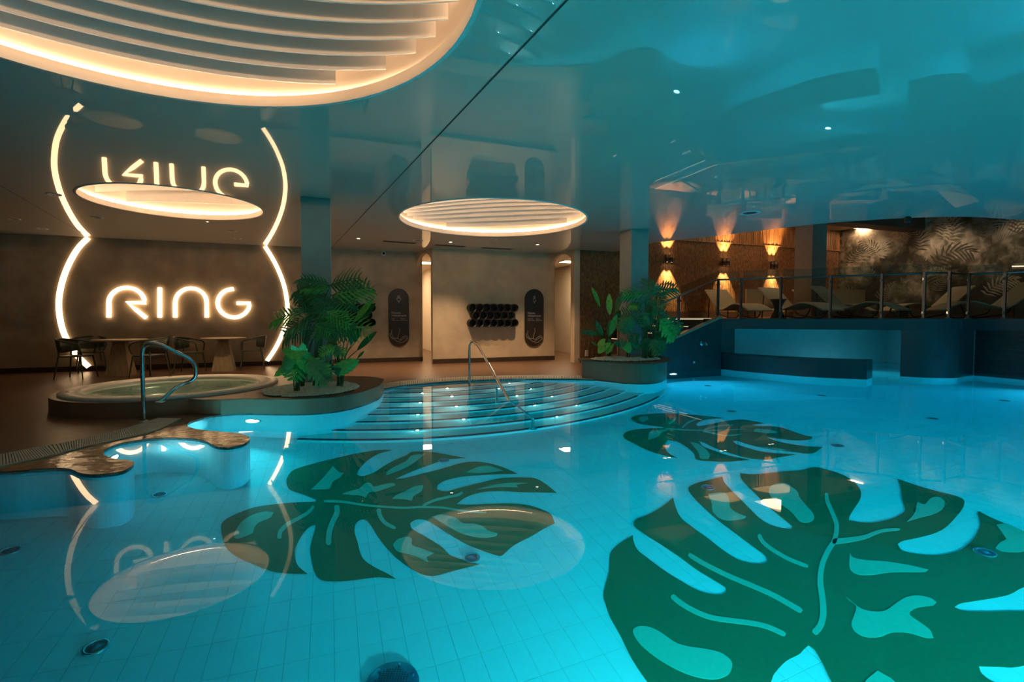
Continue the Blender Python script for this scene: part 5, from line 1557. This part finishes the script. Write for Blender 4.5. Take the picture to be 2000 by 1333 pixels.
# black waisted side table
p = on_lounge(1519, 11.75); p.z = ZL + 0.007
t = thing('side_table', 'black waisted side table between the wicker loungers', 'table', p)
MB().lathe([(0.17, 0.0), (0.16, 0.02), (0.09, 0.18), (0.08, 0.25), (0.12, 0.36), (0.17, 0.44)], p, 24).build('body', black_m, t)
MB().lathe([(0.0, 0.44), (0.19, 0.44), (0.19, 0.462), (0, 0.462)], p, 24).build('top', black_m, t)
p = V((10.55, 13.35, 0)); p.z = ZL + 0.007
t = thing('side_table', 'low dark box table between the loungers near the mural', 'table', p)
MB().box(p + V((0, 0, 0.20)), (0.36, 0.36, 0.38), axs).build('body', black_m, t)
MB().box(p + V((0, 0, 0.405)), (0.42, 0.42, 0.025), axs).build('top', metal_dk, t)
# cream back panels of built-in benches
def planter_bench(x0, x1, y0, depth, label):
    a, b = gd(x0, y0, depth), gd(x1, y0, depth)
    zt = a.z
    base = (a + b) / 2; base.z = ZL + 0.007
    t = thing('cabana_bench', label, 'bench', base)
    A, B = V((a.x, a.y, 0)), V((b.x, b.y, 0))
    MB().wall(A, B, ZL + 0.30, zt, 0.06).build('backrest', wicker_m, t)
    d = (B - A).normalized(); nrm = V((d.y, -d.x, 0))
    MB().prism([A, B, B + nrm * 0.45, A + nrm * 0.45], ZL + 0.28, ZL + 0.40).build('seat', wicker_m, t)
    for q in (A + d * 0.05, B - d * 0.05, A + d * 0.05 + nrm * 0.4, B - d * 0.05 + nrm * 0.4):
        MB().cyl(V((q.x, q.y, ZL + 0.007)), V((q.x, q.y, ZL + 0.29)), 0.02, 8).build('leg', metal_dk, t)
planter_bench(1458, 1524, 565, 13.7, 'cream bench with a straight back below the last wall lamp')
planter_bench(1620, 1690, 566, 13.8, 'cream bench with a straight back behind the loungers near the mural')

# ================================================================== LAMPS OF CORRIDOR AND LOUNGE
def ceiling_panel(c, sx, sy, z, label, power, color=(1.0, 0.72, 0.44), axis=None):
    t = thing('ceiling_panel_light', label, 'ceiling light', V((c.x, c.y, z)))
    MB().box(V((c.x, c.y, z - 0.012)), (sx, sy, 0.024), axs).build('frame', plastic_w, t)
    mb = MB(); p0 = V((c.x, c.y, z - 0.026))
    mb.add([p0 - UU * sx * .45 - NN * sy * .45, p0 + UU * sx * .45 - NN * sy * .45, p0 + UU * sx * .45 + NN * sy * .45, p0 - UU * sx * .45 + NN * sy * .45], [(0, 1, 2, 3)])
    mb.build('diffuser', panelsoft_m if z > 3.5 else panel_m, t)
    area_light('panel_glow', p0 + V((0, 0, -0.01)), (0, 0, -1), min(sx, sy) * 0.9, power, color, t)
q = gz(836, 512, ZC - 0.03); ceiling_panel(wp((q - W0).dot(UU) + 0.0, (q - W0).dot(NN) - 0.2), 0.6, 0.6, ZC - 0.02, 'bright square panel light in the corridor ceiling behind the men arch', 40)
q = gz(1111, 511, ZC - 0.03); ceiling_panel(q, 0.5, 0.5, ZC - 0.02, 'bright square panel light in the corridor ceiling behind the women arch', 60)
ceiling_panel(wp(S_B0 - 0.2, -4.6), 0.6, 0.6, ZC - 0.02, 'square panel light deep in the men corridor', 40)
q = gd(1528, 447, 13.6); ceiling_panel(V((q.x, q.y, 0)), 0.9, 0.9, ZLC, 'warm square panel light in the lounge ceiling before the pillar', 14, (1.0, 0.66, 0.38))
q = gd(1730, 437, 15.0); ceiling_panel(V((q.x, q.y, 0)) - NN * 0.6, 0.5, 0.5, ZLC, 'warm square panel light in the lounge ceiling behind the beam', 75, (1.0, 0.66, 0.38))
for k, tt in enumerate((1.2, 3.0, 4.8)):
    p = MUR + NN * tt - UU * 0.9; p.z = ZLC
    t = thing('wall_washer', 'black can spotlight in the lounge ceiling on the jungle mural, %s from the wood wall' % ('first', 'second', 'third')[k], 'spotlight', p, 'spotlights before the mural')
    MB().lathe([(0.06, 0.0), (0.06, -0.10), (0.05, -0.10), (0.045, -0.06), (0, -0.06)], p, 16).build('can', black_m, t)
    MB().disc(p + V((0, 0, -0.062)), 0.045, None, 14, True).build('lens', panel_m, t)
    spot_light('beam', p + V((0, 0, -0.11)), UU * 0.55 - V((0, 0, 1)), math.radians(100), 44, (1.0, 0.74, 0.48), t, 0.9, 0.04)

for o in bpy.data.objects:
    if o.get('kind') == 'structure' and 'label' not in o and o.parent is None:
        pass
